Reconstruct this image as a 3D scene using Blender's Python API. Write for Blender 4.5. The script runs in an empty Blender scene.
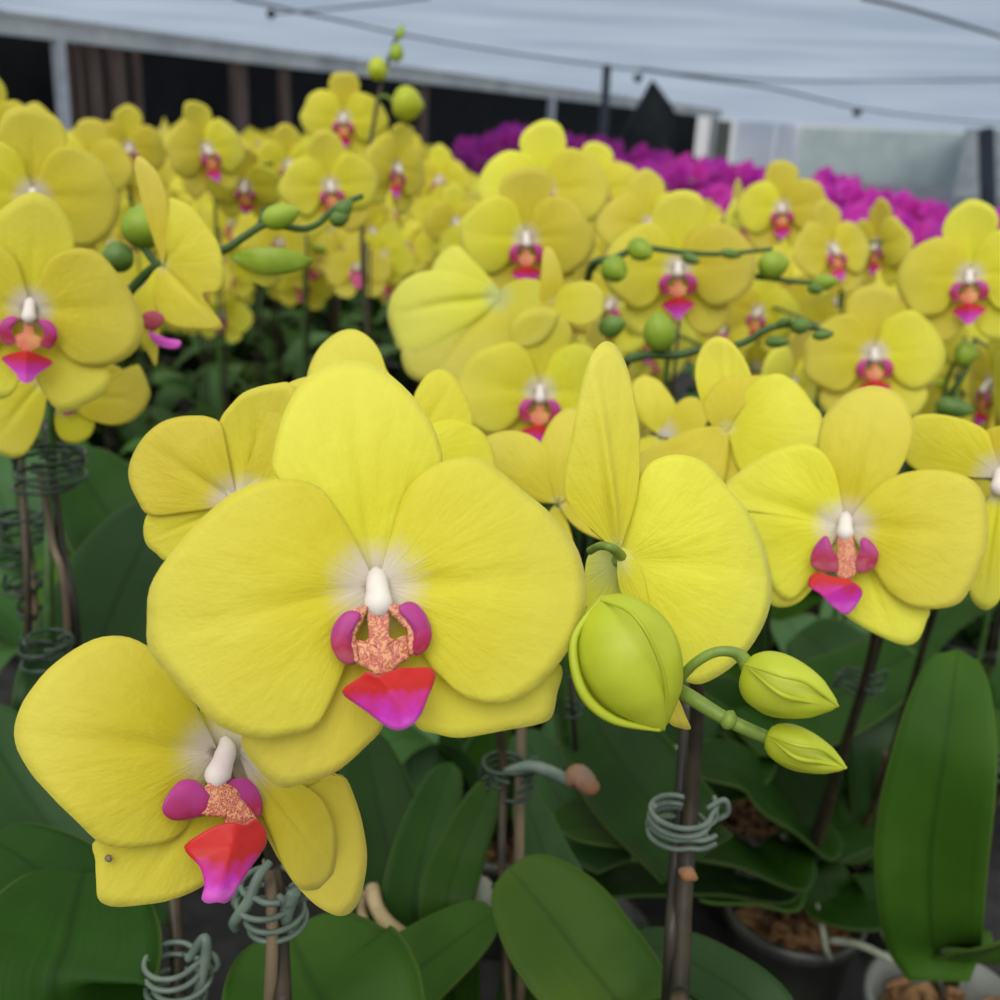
import bpy, math, random
from mathutils import Vector, Matrix
from math import sin, cos, pi, radians, atan2, exp
rnd = random.Random(7)
S = bpy.context.scene
COL = S.collection
F = 1072.0
CAM = Vector((0, 0, 1.45))
TH = radians(19.0); RO = radians(3.0)
FW = Vector((0, cos(TH), -sin(TH)))
R0 = Vector((1, 0, 0)); U0 = Vector((0, sin(TH), cos(TH)))
RC = R0 * cos(RO) + U0 * sin(RO)
UC = -R0 * sin(RO) + U0 * cos(RO)
def P(x, y, d):
    return CAM + FW * d + RC * ((x - 500) / F * d) + UC * ((500 - y) / F * d)
def ray(x, y):
    return FW + RC * ((x - 500) / F) + UC * ((500 - y) / F)
def on_z(x, y, z):
    r = ray(x, y); return CAM + r * ((z - CAM.z) / r.z)

# ------------------------------------------------------------------ materials
def newmat(name):
    m = bpy.data.materials.new(name); m.use_nodes = True
    nt = m.node_tree; nt.nodes.clear()
    out = nt.nodes.new('ShaderNodeOutputMaterial')
    return m, nt, out
def N(nt, t, **k):
    n = nt.nodes.new(t)
    for a, b in k.items():
        if a.startswith('i_'): n.inputs[a[2:].replace('_', ' ')].default_value = b
        else: setattr(n, a, b)
    return n
def L(nt, a, b): nt.links.new(a, b)
def ramp(nt, fac, stops, interp='LINEAR'):
    r = nt.nodes.new('ShaderNodeValToRGB'); r.color_ramp.interpolation = interp
    e = r.color_ramp.elements
    while len(e) < len(stops): e.new(0.5)
    for q, (p, c) in zip(e, stops):
        q.position = p; q.color = (*c, 1) if len(c) == 3 else c
    if fac is not None: nt.links.new(fac, r.inputs[0])
    return r
def mix(nt, fac, a, b, mode='MIX'):
    m = nt.nodes.new('ShaderNodeMix'); m.data_type = 'RGBA'; m.blend_type = mode
    for s, v in ((0, fac), (6, a), (7, b)):
        if isinstance(v, (int, float)): m.inputs[s].default_value = v
        elif isinstance(v, tuple): m.inputs[s].default_value = (*v, 1)
        else: nt.links.new(v, m.inputs[s])
    return m.outputs[2]
def math_(nt, op, a, b=0.0):
    m = nt.nodes.new('ShaderNodeMath'); m.operation = op
    for s, v in ((0, a), (1, b)):
        if isinstance(v, (int, float)): m.inputs[s].default_value = v
        else: nt.links.new(v, m.inputs[s])
    return m.outputs[0]

def petal_mat(name, base, deep, white, hue_var=0.012, trans=0.35, wr=(0.03, 0.125)):
    m, nt, out = newmat(name)
    uv = N(nt, 'ShaderNodeUVMap'); sep = N(nt, 'ShaderNodeSeparateXYZ'); L(nt, uv.outputs[0], sep.inputs[0])
    U, V = sep.outputs[0], sep.outputs[1]
    cmb = N(nt, 'ShaderNodeCombineXYZ')
    L(nt, math_(nt, 'MULTIPLY', U, 70.0), cmb.inputs[0]); L(nt, math_(nt, 'MULTIPLY', V, 9.0), cmb.inputs[1])
    info = N(nt, 'ShaderNodeObjectInfo'); L(nt, math_(nt, 'MULTIPLY', info.outputs['Random'], 50.0), cmb.inputs[2])
    vn = N(nt, 'ShaderNodeTexNoise', i_Scale=1.0, i_Detail=4.0, i_Roughness=0.6); L(nt, cmb.outputs[0], vn.inputs['Vector'])
    tc = N(nt, 'ShaderNodeTexCoord')
    bn = N(nt, 'ShaderNodeTexNoise', i_Scale=45.0, i_Detail=2.0); L(nt, tc.outputs['Object'], bn.inputs['Vector'])
    fine = N(nt, 'ShaderNodeTexNoise', i_Scale=900.0, i_Detail=3.0); L(nt, tc.outputs['Object'], fine.inputs['Vector'])
    vein = ramp(nt, vn.outputs[0], [(0.40, (0, 0, 0)), (0.62, (1, 1, 1))]).outputs[0]
    blot = ramp(nt, bn.outputs[0], [(0.35, (0, 0, 0)), (0.7, (1, 1, 1))]).outputs[0]
    c = mix(nt, math_(nt, 'MULTIPLY', vein, 0.28), base, deep)
    c = mix(nt, math_(nt, 'MULTIPLY', blot, 0.45), c, deep)
    # paler towards the rim, as the petals are themselves
    rim = ramp(nt, V, [(0.18, (0, 0, 0)), (0.52, (1, 1, 1))]).outputs[0]
    pale = tuple(min(1, b * 0.93 + 0.085) for b in base)
    c = mix(nt, math_(nt, 'MULTIPLY', rim, 0.75), c, pale)
    # white, faintly pink throat; streaks run out along the veins
    vv = math_(nt, 'SUBTRACT', V, math_(nt, 'MULTIPLY', math_(nt, 'SUBTRACT', vn.outputs[0], 0.45), 0.09))
    wm = ramp(nt, vv, [(wr[0], (1, 1, 1)), (wr[1], (0, 0, 0))], 'EASE').outputs[0]
    c = mix(nt, math_(nt, 'MULTIPLY', wm, 0.85), c, white)
    hsv = N(nt, 'ShaderNodeHueSaturation'); L(nt, c, hsv.inputs['Color'])
    L(nt, math_(nt, 'ADD', math_(nt, 'MULTIPLY', info.outputs['Random'], hue_var * 2), 0.5 - hue_var), hsv.inputs['Hue'])
    L(nt, math_(nt, 'ADD', math_(nt, 'MULTIPLY', info.outputs['Random'], 0.16), 0.90), hsv.inputs['Value'])
    bs = N(nt, 'ShaderNodeBsdfPrincipled', i_Roughness=0.5)
    bs.inputs['Specular IOR Level'].default_value = 0.25
    bs.inputs['Sheen Weight'].default_value = 0.15
    tr = N(nt, 'ShaderNodeBsdfTranslucent')
    L(nt, hsv.outputs[0], bs.inputs['Base Color']); L(nt, hsv.outputs[0], tr.inputs[0])
    cr = N(nt, 'ShaderNodeTexNoise', i_Scale=110.0, i_Detail=3.0, i_Distortion=0.6); L(nt, tc.outputs['Object'], cr.inputs['Vector'])
    h = math_(nt, 'ADD', math_(nt, 'MULTIPLY', vn.outputs[0], 1.0), math_(nt, 'ADD', math_(nt, 'MULTIPLY', fine.outputs[0], 0.25), math_(nt, 'MULTIPLY', cr.outputs[0], 1.2)))
    bu = N(nt, 'ShaderNodeBump', i_Strength=0.4, i_Distance=0.0010); L(nt, h, bu.inputs['Height'])
    L(nt, bu.outputs[0], bs.inputs['Normal']); L(nt, bu.outputs[0], tr.inputs['Normal'])
    ms = N(nt, 'ShaderNodeMixShader', i_Fac=trans)
    ms.inputs[0].default_value = trans
    L(nt, bs.outputs[0], ms.inputs[1]); L(nt, tr.outputs[0], ms.inputs[2]); L(nt, ms.outputs[0], out.inputs[0])
    return m

def simple(name, col, rough=0.5, col2=None, scale=30.0, spec=0.4, bump=0.0, trans=0.0, metal=0.0, coord='Object', stretch=None, var=0.0):
    m, nt, out = newmat(name)
    bs = N(nt, 'ShaderNodeBsdfPrincipled', i_Roughness=rough)
    bs.inputs['Specular IOR Level'].default_value = spec; bs.inputs['Metallic'].default_value = metal
    tc = N(nt, 'ShaderNodeTexCoord'); v = tc.outputs[coord]
    if stretch:
        mp = N(nt, 'ShaderNodeMapping'); mp.inputs['Scale'].default_value = stretch; L(nt, v, mp.inputs[0]); v = mp.outputs[0]
    nz = N(nt, 'ShaderNodeTexNoise', i_Scale=scale, i_Detail=4.0); L(nt, v, nz.inputs['Vector'])
    c2 = col2 or tuple(c * 0.75 for c in col)
    r = ramp(nt, nz.outputs[0], [(0.35, col), (0.65, c2)])
    c = r.outputs[0]
    if var:
        info = N(nt, 'ShaderNodeObjectInfo'); hs = N(nt, 'ShaderNodeHueSaturation'); L(nt, c, hs.inputs['Color'])
        L(nt, math_(nt, 'ADD', math_(nt, 'MULTIPLY', info.outputs['Random'], var * 2), 1 - var), hs.inputs['Value'])
        c = hs.outputs[0]
    L(nt, c, bs.inputs['Base Color'])
    if bump:
        b = N(nt, 'ShaderNodeBump', i_Strength=bump, i_Distance=0.002); L(nt, nz.outputs[0], b.inputs['Height']); L(nt, b.outputs[0], bs.inputs['Normal'])
    if trans:
        tr = N(nt, 'ShaderNodeBsdfTranslucent'); L(nt, c, tr.inputs[0])
        ms = N(nt, 'ShaderNodeMixShader'); ms.inputs[0].default_value = trans
        L(nt, bs.outputs[0], ms.inputs[1]); L(nt, tr.outputs[0], ms.inputs[2]); L(nt, ms.outputs[0], out.inputs[0])
    else: L(nt, bs.outputs[0], out.inputs[0])
    return m

def leaf_mat(name, c1, c2, rough=0.5):
    m, nt, out = newmat(name)
    uv = N(nt, 'ShaderNodeUVMap'); sep = N(nt, 'ShaderNodeSeparateXYZ'); L(nt, uv.outputs[0], sep.inputs[0])
    U, V = sep.outputs[0], sep.outputs[1]
    cmb = N(nt, 'ShaderNodeCombineXYZ'); L(nt, math_(nt, 'MULTIPLY', U, 40.0), cmb.inputs[0]); L(nt, math_(nt, 'MULTIPLY', V, 2.5), cmb.inputs[1])
    info = N(nt, 'ShaderNodeObjectInfo'); L(nt, math_(nt, 'MULTIPLY', info.outputs['Random'], 30.0), cmb.inputs[2])
    nz = N(nt, 'ShaderNodeTexNoise', i_Scale=1.0, i_Detail=3.0); L(nt, cmb.outputs[0], nz.inputs['Vector'])
    tc = N(nt, 'ShaderNodeTexCoord'); bn = N(nt, 'ShaderNodeTexNoise', i_Scale=14.0, i_Detail=3.0); L(nt, tc.outputs['Object'], bn.inputs['Vector'])
    c = mix(nt, ramp(nt, bn.outputs[0], [(0.35, (0, 0, 0)), (0.65, (1, 1, 1))]).outputs[0], c1, c2)
    c = mix(nt, math_(nt, 'MULTIPLY', nz.outputs[0], 0.35), c, c2)
    mid = math_(nt, 'ABSOLUTE', math_(nt, 'SUBTRACT', U, 0.5))
    mm = ramp(nt, mid, [(0.0, (1, 1, 1)), (0.045, (0, 0, 0))]).outputs[0]
    c = mix(nt, math_(nt, 'MULTIPLY', mm, 0.55), c, tuple(x * 0.55 for x in c2))
    edge = ramp(nt, mid, [(0.475, (0, 0, 0)), (0.5, (1, 1, 1))]).outputs[0]
    c = mix(nt, math_(nt, 'MULTIPLY', edge, 0.5), c, (0.11, 0.17, 0.04))
    hs = N(nt, 'ShaderNodeHueSaturation'); L(nt, c, hs.inputs['Color'])
    L(nt, math_(nt, 'ADD', math_(nt, 'MULTIPLY', info.outputs['Random'], 0.5), 0.75), hs.inputs['Value'])
    bs = N(nt, 'ShaderNodeBsdfPrincipled', i_Roughness=rough); bs.inputs['Specular IOR Level'].default_value = 0.14
    L(nt, hs.outputs[0], bs.inputs['Base Color'])
    b = N(nt, 'ShaderNodeBump', i_Strength=0.25, i_Distance=0.001); L(nt, nz.outputs[0], b.inputs['Height']); L(nt, b.outputs[0], bs.inputs['Normal'])
    tr = N(nt, 'ShaderNodeBsdfTranslucent'); L(nt, hs.outputs[0], tr.inputs[0])
    ms = N(nt, 'ShaderNodeMixShader'); ms.inputs[0].default_value = 0.12
    L(nt, bs.outputs[0], ms.inputs[1]); L(nt, tr.outputs[0], ms.inputs[2]); L(nt, ms.outputs[0], out.inputs[0])
    return m

def lip_mat(name, top, tip, a=-0.19, b=-0.31):
    # UV.y holds the height along the lip in flower widths
    m, nt, out = newmat(name)
    uv = N(nt, 'ShaderNodeUVMap'); sep = N(nt, 'ShaderNodeSeparateXYZ'); L(nt, uv.outputs[0], sep.inputs[0])
    mr = N(nt, 'ShaderNodeMapRange'); L(nt, sep.outputs[1], mr.inputs[0]); mr.inputs[1].default_value = a; mr.inputs[2].default_value = b
    tc = N(nt, 'ShaderNodeTexCoord'); nz = N(nt, 'ShaderNodeTexNoise', i_Scale=260.0, i_Detail=3.0); L(nt, tc.outputs['Object'], nz.inputs['Vector'])
    f = math_(nt, 'ADD', mr.outputs[0], math_(nt, 'MULTIPLY', math_(nt, 'SUBTRACT', nz.outputs[0], 0.5), 0.7))
    r = ramp(nt, f, [(0.0, top), (0.30, tuple(t * .9 for t in top)), (0.75, tip), (1.0, tuple(min(1, t + .08) for t in tip))])
    bs = N(nt, 'ShaderNodeBsdfPrincipled', i_Roughness=0.42); bs.inputs['Specular IOR Level'].default_value = 0.35
    bs.inputs['Sheen Weight'].default_value = 0.2
    L(nt, r.outputs[0], bs.inputs['Base Color'])
    bu = N(nt, 'ShaderNodeBump', i_Strength=0.3, i_Distance=0.0006); L(nt, nz.outputs[0], bu.inputs['Height']); L(nt, bu.outputs[0], bs.inputs['Normal'])
    tr = N(nt, 'ShaderNodeBsdfTranslucent'); L(nt, r.outputs[0], tr.inputs[0])
    ms = N(nt, 'ShaderNodeMixShader'); ms.inputs[0].default_value = 0.2
    L(nt, bs.outputs[0], ms.inputs[1]); L(nt, tr.outputs[0], ms.inputs[2]); L(nt, ms.outputs[0], out.inputs[0])
    return m
def callus_mat():
    m, nt, out = newmat('speckled throat')
    tc = N(nt, 'ShaderNodeTexCoord')
    mp = N(nt, 'ShaderNodeMapping'); mp.inputs['Scale'].default_value = (1, 1, 1); L(nt, tc.outputs['Object'], mp.inputs[0])
    nz = N(nt, 'ShaderNodeTexNoise', i_Scale=760.0, i_Detail=2.0, i_Distortion=2.0); L(nt, mp.outputs[0], nz.inputs['Vector'])
    r = ramp(nt, nz.outputs[0], [(0.46, (0.74, 0.36, 0.17)), (0.51, (0.36, 0.04, 0.02)), (0.54, (0.36, 0.04, 0.02)), (0.60, (0.62, 0.20, 0.17))])
    bs = N(nt, 'ShaderNodeBsdfPrincipled', i_Roughness=0.5); L(nt, r.outputs[0], bs.inputs['Base Color'])
    L(nt, bs.outputs[0], out.inputs[0]); return m

M = {}
WHITE = (0.80, 0.72, 0.70)
M['yellow'] = petal_mat('yellow petal', (0.82, 0.755, 0.055), (0.72, 0.62, 0.006), WHITE)
M['yellow_plain'] = petal_mat('yellow petal without throat', (0.83, 0.765, 0.070), (0.73, 0.64, 0.012), (0.85, 0.82, 0.30), wr=(0.0, 0.05))
M['yellow_back'] = petal_mat('yellow petal green throat', (0.78, 0.74, 0.075), (0.66, 0.64, 0.02), (0.62, 0.66, 0.25))
M['purple'] = petal_mat('purple petal', (0.68, 0.015, 0.50), (0.45, 0.008, 0.32), (0.60, 0.04, 0.42), 0.02, 0.35)
M['lobe'] = lip_mat('magenta side lobe', (0.50, 0.045, 0.27), (0.42, 0.012, 0.06), -0.05, -0.16)
M['lip'] = lip_mat('red and magenta lip', (0.66, 0.02, 0.015), (0.62, 0.03, 0.50))
M['lip_far'] = simple('rose lip', (0.62, 0.05, 0.12), 0.5, (0.6, 0.06, 0.35), 60)
M['callus'] = callus_mat()
M['callus_red'] = simple('rose throat', (0.55, 0.10, 0.07), 0.5, (0.62, 0.30, 0.10), 9, 0.3)
M['column'] = simple('white column', (0.74, 0.71, 0.62), 0.5, (0.72, 0.60, 0.60), 200, 0.2)
M['stem'] = simple('dark green flower stem', (0.05, 0.12, 0.02), 0.5, (0.03, 0.07, 0.015), 90)
M['stem_light'] = simple('fresh green flower stem', (0.20, 0.30, 0.04), 0.45, (0.13, 0.20, 0.03), 160, bump=0.2)
M['stem_dark'] = simple('brown green old stem', (0.055, 0.038, 0.018), 0.5, (0.018, 0.016, 0.008), 60)
M['stake'] = simple('dark stake', (0.012, 0.012, 0.010), 0.35, (0.035, 0.028, 0.018), 40, bump=0.2)
M['stake_tan'] = simple('weathered bamboo stake', (0.20, 0.15, 0.085), 0.6, (0.08, 0.06, 0.035), 50, stretch=(1, 1, .1))
M['clip'] = simple('grey green plastic clip', (0.15, 0.20, 0.155), 0.35, (0.09, 0.13, 0.10), 100)
M['clip_dark'] = simple('dark green plastic clip', (0.03, 0.06, 0.035), 0.3, (0.015, 0.03, 0.02), 100)
M['bud'] = simple('yellow green bud', (0.52, 0.58, 0.035), 0.42, (0.42, 0.50, 0.02), 70, bump=0.1, trans=0.15)
M['bud_far'] = simple('green bud', (0.32, 0.44, 0.035), 0.45, (0.22, 0.34, 0.02), 60, trans=0.1)
M['bud_dark'] = simple('small dark green bud', (0.12, 0.22, 0.03), 0.45, (0.07, 0.14, 0.02), 60)
M['bud_tip'] = simple('ochre bud seam', (0.50, 0.42, 0.04), 0.45, (0.42, 0.30, 0.05), 200)
M['leaf'] = leaf_mat('orchid leaf', (0.018, 0.062, 0.004), (0.008, 0.034, 0.0015))
M['leaf_grey'] = leaf_mat('greyish orchid leaf', (0.032, 0.080, 0.022), (0.018, 0.052, 0.011), 0.35)
M['leaf_bright'] = leaf_mat('bright orchid leaf', (0.045, 0.115, 0.010), (0.022, 0.070, 0.004))
M['leaf_lit'] = leaf_mat('lit orchid leaf', (0.050, 0.135, 0.032), (0.026, 0.082, 0.014))  # same leaf, its colour lightened for the light reaching the rows behind
M['leaf_grey_lit'] = leaf_mat('lit greyish orchid leaf', (0.10, 0.20, 0.085), (0.06, 0.145, 0.045))  # greyish leaf with the stronger light farther back painted into its colour
M['leaf_tipped'] = leaf_mat('yellowing orchid leaf', (0.085, 0.145, 0.012), (0.034, 0.090, 0.007))
M['root'] = simple('pale aerial root', (0.36, 0.37, 0.30), 0.6, (0.22, 0.25, 0.17), 80, bump=0.3)
M['root_tan'] = simple('tan dry root', (0.46, 0.36, 0.18), 0.6, (0.28, 0.20, 0.10), 80, bump=0.3)
M['bark'] = simple('bark chip', (0.22, 0.12, 0.045), 0.8, (0.08, 0.04, 0.018), 60, bump=0.6, var=0.4)
M['pot'] = simple('black plastic pot', (0.030, 0.032, 0.028), 0.35, (0.055, 0.06, 0.045), 30, 0.5, bump=0.1)
M['pot_clear'] = simple('milky plastic pot', (0.30, 0.32, 0.29), 0.3, (0.20, 0.22, 0.19), 25, 0.5, trans=0.3)
M['tag'] = simple('pale papery bract', (0.30, 0.13, 0.05), 0.7, (0.16, 0.12, 0.09), 90)

# ------------------------------------------------------------------ mesh helpers
def catmull(pts, n, closed=False):
    m = len(pts); out = []
    segs = m if closed else m - 1
    for i in range(n):
        t = i / (n if closed else (n - 1)) * segs
        k = min(int(t), segs - 1); f = t - k
        g = lambda j: Vector(pts[j % m]) if closed else Vector(pts[max(0, min(m - 1, j))])
        p0, p1, p2, p3 = g(k - 1), g(k), g(k + 1), g(k + 2)
        out.append(0.5 * ((2 * p1) + (p2 - p0) * f + (2 * p0 - 5 * p1 + 4 * p2 - p3) * f * f + (-p0 + 3 * p1 - 3 * p2 + p3) * f ** 3))
    return out
class MB:
    def __init__(s): s.v = []; s.f = []; s.uv = []; s.mi = []
    def add(s, v, f, uv=None, mi=0):
        o = len(s.v); s.v += [Vector(p) for p in v]
        s.f += [tuple(i + o for i in q) for q in f]
        s.uv += (uv if uv else [(0, 0)] * len(v)); s.mi += [mi] * len(f)
        return s
    def xf(s, fn): s.v = [fn(p) for p in s.v]; return s
    def mesh(s, name, mats, smooth=True):
        me = bpy.data.meshes.new(name); me.from_pydata([tuple(p) for p in s.v], [], s.f)
        for m in mats: me.materials.append(m)
        ul = me.uv_layers.new(name='UVMap')
        for l in me.loops: ul.data[l.index].uv = s.uv[l.vertex_index]
        for p, k in zip(me.polygons, s.mi): p.material_index = k; p.use_smooth = smooth
        me.update(); return me
def link(name, me, parent=None, thick=0.0):
    o = bpy.data.objects.new(name, me); COL.objects.link(o)
    if parent is not None: o.parent = parent
    if thick:
        md = o.modifiers.new('thickness', 'SOLIDIFY'); md.thickness = thick; md.offset = 0; md.use_rim = True
    return o
def tube(mb, pts, rad, sides=10, n=None, mi=0, caps=True):
    n = n or max(2, len(pts) * 5)
    cp = catmull(pts, n)
    if isinstance(rad, (int, float)): rad = [rad, rad]
    rr = [r.x for r in catmull([(q, 0, 0) for q in rad], n)] if len(rad) > 2 else [rad[0] + (rad[-1] - rad[0]) * i / (n - 1) for i in range(n)]
    V, Fc, UV = [], [], []
    ref = None
    for i, p in enumerate(cp):
        t = (cp[min(i + 1, n - 1)] - cp[max(i - 1, 0)])
        t = t.normalized() if t.length > 1e-9 else Vector((0, 0, 1))
        if ref is None: ref = t.orthogonal().normalized()
        ref = (ref - t * ref.dot(t)); ref = ref.normalized() if ref.length > 1e-6 else t.orthogonal().normalized()
        b = t.cross(ref)
        for k in range(sides):
            a = 2 * pi * k / sides
            V.append(p + (ref * cos(a) + b * sin(a)) * max(rr[i], 1e-5)); UV.append((k / sides, i / n))
    for i in range(n - 1):
        for k in range(sides):
            a = i * sides + k; b2 = i * sides + (k + 1) % sides
            Fc.append((a, b2, b2 + sides, a + sides))
    if caps:
        Fc.append(tuple(range(sides))[::-1]); Fc.append(tuple((n - 1) * sides + k for k in range(sides)))
    mb.add(V, Fc, UV, mi); return mb

def patch(outline, base=(0, 0), ns=48, rings=10, z0=0.0, bow=0.0, rim=0.0, ripple=0.0, groove=0.0, keel=0.0, tip=0.0, seed=0, sc=1.0, uvmode='petal', lift=None):
    """Fan surface between a base point and a smoothed outline; heights in local z."""
    ol = catmull([(x, y, 0) for x, y in outline], ns, True)
    B = Vector((base[0], base[1], 0))
    cen = sum(ol, Vector()) / len(ol); ax = (cen - B); ax = ax.normalized() if ax.length > 1e-6 else Vector((0, 1, 0))
    sd = Vector((-ax.y, ax.x, 0))
    Lm = max((p - B).dot(ax) for p in ol); Wm = max(abs((p - B).dot(sd)) for p in ol) + 1e-9
    rr = random.Random(seed); ph = [rr.uniform(0, 6.28) for _ in range(3)]
    V = [Vector((B.x, B.y, z0 + (lift(B.x, B.y) if lift else 0)))]; UV = [(0.5, 0.0 if uvmode == 'petal' else B.y)]; Fc = []
    for j in range(1, rings + 1):
        t = j / rings
        for i, p in enumerate(ol):
            q = B + (p - B) * t
            l = (q - B).dot(ax) / Lm; w = (q - B).dot(sd) / Wm
            ang = atan2((p - B).dot(sd), (p - B).dot(ax))
            r = (q - B).length / (Lm + 1e-9)
            h = z0 + bow * Lm * (4 * l * (1 - l) if l > 0 else 0) * (1 - 0.3 * w * w)
            h += rim * Lm * t ** 3 * (0.6 + 0.4 * sin(ang * 2 + ph[0]))
            h += ripple * Lm * t * t * (sin(ang * 5 + ph[1]) * .6 + sin(ang * 9 + ph[2]) * .4)
            h -= groove * Lm * exp(-(w / 0.10) ** 2) * max(0, 1 - l) * min(1, l * 5)
            h -= keel * abs(w) * Wm + tip * Lm * l * l
            if lift: h += lift(q.x, q.y)
            V.append(Vector((q.x, q.y, h)))
            UV.append((ang / (2 * pi) + 0.5, (q - B).length * sc) if uvmode == 'petal' else (q.x, q.y * sc))
    for i in range(ns): Fc.append((0, 1 + i, 1 + (i + 1) % ns))
    for j in range(rings - 1):
        for i in range(ns):
            a = 1 + j * ns + i; b = 1 + j * ns + (i + 1) % ns
            Fc.append((a, a + ns, b + ns, b))
    return V, Fc, UV

# ------------------------------------------------------------------ the flower (units: one flower width; z towards the viewer)
def mir(p): return [(-x, y) for x, y in p][::-1]
PET_R = [(0.01, 0.0), (0.03, .10), (.07, .215), (.165, .285), (.27, .28), (.38, .21), (.455, .11), (.487, -.01), (.455, -.13), (.38, -.215), (.28, -.255), (.18, -.225), (.10, -.12), (.03, -.03)]
DORS = [(-.03, .0), (-.10, .14), (-.165, .28), (-.175, .37), (-.12, .46), (0, .505), (.12, .46), (.175, .37), (.165, .28), (.10, .14), (.03, 0)]
LOW_R = [(.0, -.02), (.01, -.15), (.02, -.28), (.07, -.39), (.16, -.45), (.26, -.44), (.34, -.36), (.36, -.27), (.26, -.14), (.1, -.04)]
LOBE_R = [(.040, -.050), (.072, -.042), (.108, -.062), (.124, -.10), (.118, -.145), (.092, -.176), (.056, -.168), (.052, -.145), (.066, -.12), (.060, -.085)]
CALL = [(-.014, -.045), (-.02, -.09), (-.026, -.113), (-.05, -.125), (-.06, -.145), (-.045, -.172), (-.02, -.185), (-.012, -.205), (.012, -.205), (.02, -.185), (.045, -.172), (.06, -.145), (.05, -.125), (.026, -.113), (.02, -.09), (.014, -.045)]
MIDL = [(0, -.188), (-.045, -.200), (-.108, -.232), (-.085, -.262), (-.045, -.295), (-.028, -.325), (0, -.335), (.028, -.325), (.045, -.295), (.085, -.262), (.108, -.232), (.045, -.200)]
def jit(pts, r, a): return [(x * (1 + r.uniform(-a, a)), y * (1 + r.uniform(-a, a))) for x, y in pts]
def column_mb(mb=None, s=1.0, sides=14, n=18, mi=0, ox=0.0):
    mb = mb or MB()
    tube(mb, [(0, .04, -.004), (0, .018, .022), (ox * .5, -.012, .046), (ox, -.042, .060), (ox, -.064, .060)], [.012, .024, .027, .032, .015], sides, n, mi)
    return mb
def lip_lift(x, y): return .035 + max(0, min(1, (-y - .04) / .16)) * .045
def flower_pieces(seed, lo=False):
    """[(part name, MB, material key)] of one flower in flower units"""
    r = random.Random(seed); ns, rg = (14, 3) if lo else (40, 9)
    out = []
    a = .05
    pr, pl = jit(PET_R, r, a), mir(jit(PET_R, r, a))
    b = r.uniform(.03, .10)
    for k, (nm, o, z, kw) in enumerate([
        ('sepal', jit(DORS, r, a), -.012, dict(bow=-.03, rim=r.uniform(-.05, .10), groove=.02)),
        ('sepal', jit(LOW_R, r, a), -.012, dict(bow=-.02, rim=r.uniform(-.04, .05), groove=.015)),
        ('sepal', mir(jit(LOW_R, r, a)), -.012, dict(bow=-.02, rim=r.uniform(-.04, .05), groove=.015)),
        ('petal', pr, .006, dict(bow=b, rim=-b * r.uniform(.3, 1.2), groove=.02)),
        ('petal', pl, .010, dict(bow=b, rim=-b * r.uniform(.3, 1.2), groove=.02))]):
        m = MB(); m.add(*patch(o, (0, 0), ns, rg, z, ripple=.022, seed=seed * 7 + k, **kw)); out.append((nm, m, 'Y'))
    if lo:
        m = MB(); m.add(*patch(LOBE_R, (.09, -.105), 8, 1, .07, bow=.1)); m.add(*patch(mir(LOBE_R), (-.09, -.105), 8, 1, .07, bow=.1))
        m.add(*patch(MIDL, (0, -.24), 12, 2, .10, keel=.4)); m.add(*patch(CALL, (0, -.14), 16, 1, .045)); out.append(('lip', m, 'lip_far'))
        out.append(('column', column_mb(None, 1, 6, 5), 'column'))
    else:
        for sg in (1, -1):
            o = LOBE_R if sg > 0 else mir(LOBE_R)
            m = MB(); m.add(*patch(o, (sg * .098, -.105), 26, 5, .075, bow=.0, rim=-.35, uvmode='lip')); out.append(('side_lobe', m, 'lobe'))
        m = MB(); m.add(*patch(CALL, (0, -.14), 40, 5, 0, rim=-.1, uvmode='lip', lift=lip_lift)); out.append(('callus', m, 'callus_red'))
        m = MB(); m.add(*patch(MIDL, (0, -.215), 40, 7, .112, keel=.55, ripple=.02, uvmode='lip')); out.append(('lip', m, 'lip'))
    return out

BACK = Vector((0, 0, 0))
def pedicel_mb(mb, s=1.0, mi=1, sides=8):
    tube(mb, [(0, 0, -.01), (0, -.03, -.10), (0, .02, -.24)], [.018, .012, .011], sides, 8, mi); return mb
FT = {}
def flower_template(seed, back=False):
    """mid-distance flower: a column mesh that carries the other pieces; returns list of (name, mesh, thick)"""
    key = (seed, back)
    if key in FT: return FT[key]
    res = []
    mb = column_mb(); pedicel_mb(mb)
    res.append(('flower', mb.mesh('flower', [M['column'], M['stem_light']])))
    ymat = M['yellow_back'] if back else M['yellow']
    for nm, m, k in flower_pieces(seed):
        res.append((nm, m.mesh(nm, [ymat if k == 'Y' else M[k]])))
    FT[key] = res; return res
FAR = {}
def far_flower(seed, col):
    key = (seed, col)
    if key in FAR: return FAR[key]
    mb = MB(); mats = [M[col], M['lip_far'] if col == 'yellow' else M['purple'], M['column'] if col == 'yellow' else M['purple']]
    for nm, m, k in flower_pieces(seed, True):
        mi = {'Y': 0, 'lip_far': 1, 'column': 2}[k]
        mb.add(m.v, m.f, m.uv, mi)
    FAR[key] = mb.mesh('flower', mats); return FAR[key]

def frame(px, py, d, yaw=0, pitch=0, roll=0):
    C = P(px, py, d)
    z = (CAM - C).normalized()
    x = UC.cross(z).normalized(); y = z.cross(x)
    m = Matrix((x, y, z)).transposed()
    m = m @ Matrix.Rotation(radians(yaw), 3, 'Y') @ Matrix.Rotation(radians(-pitch), 3, 'X') @ Matrix.Rotation(radians(-roll), 3, 'Z')
    return C, m

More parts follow.
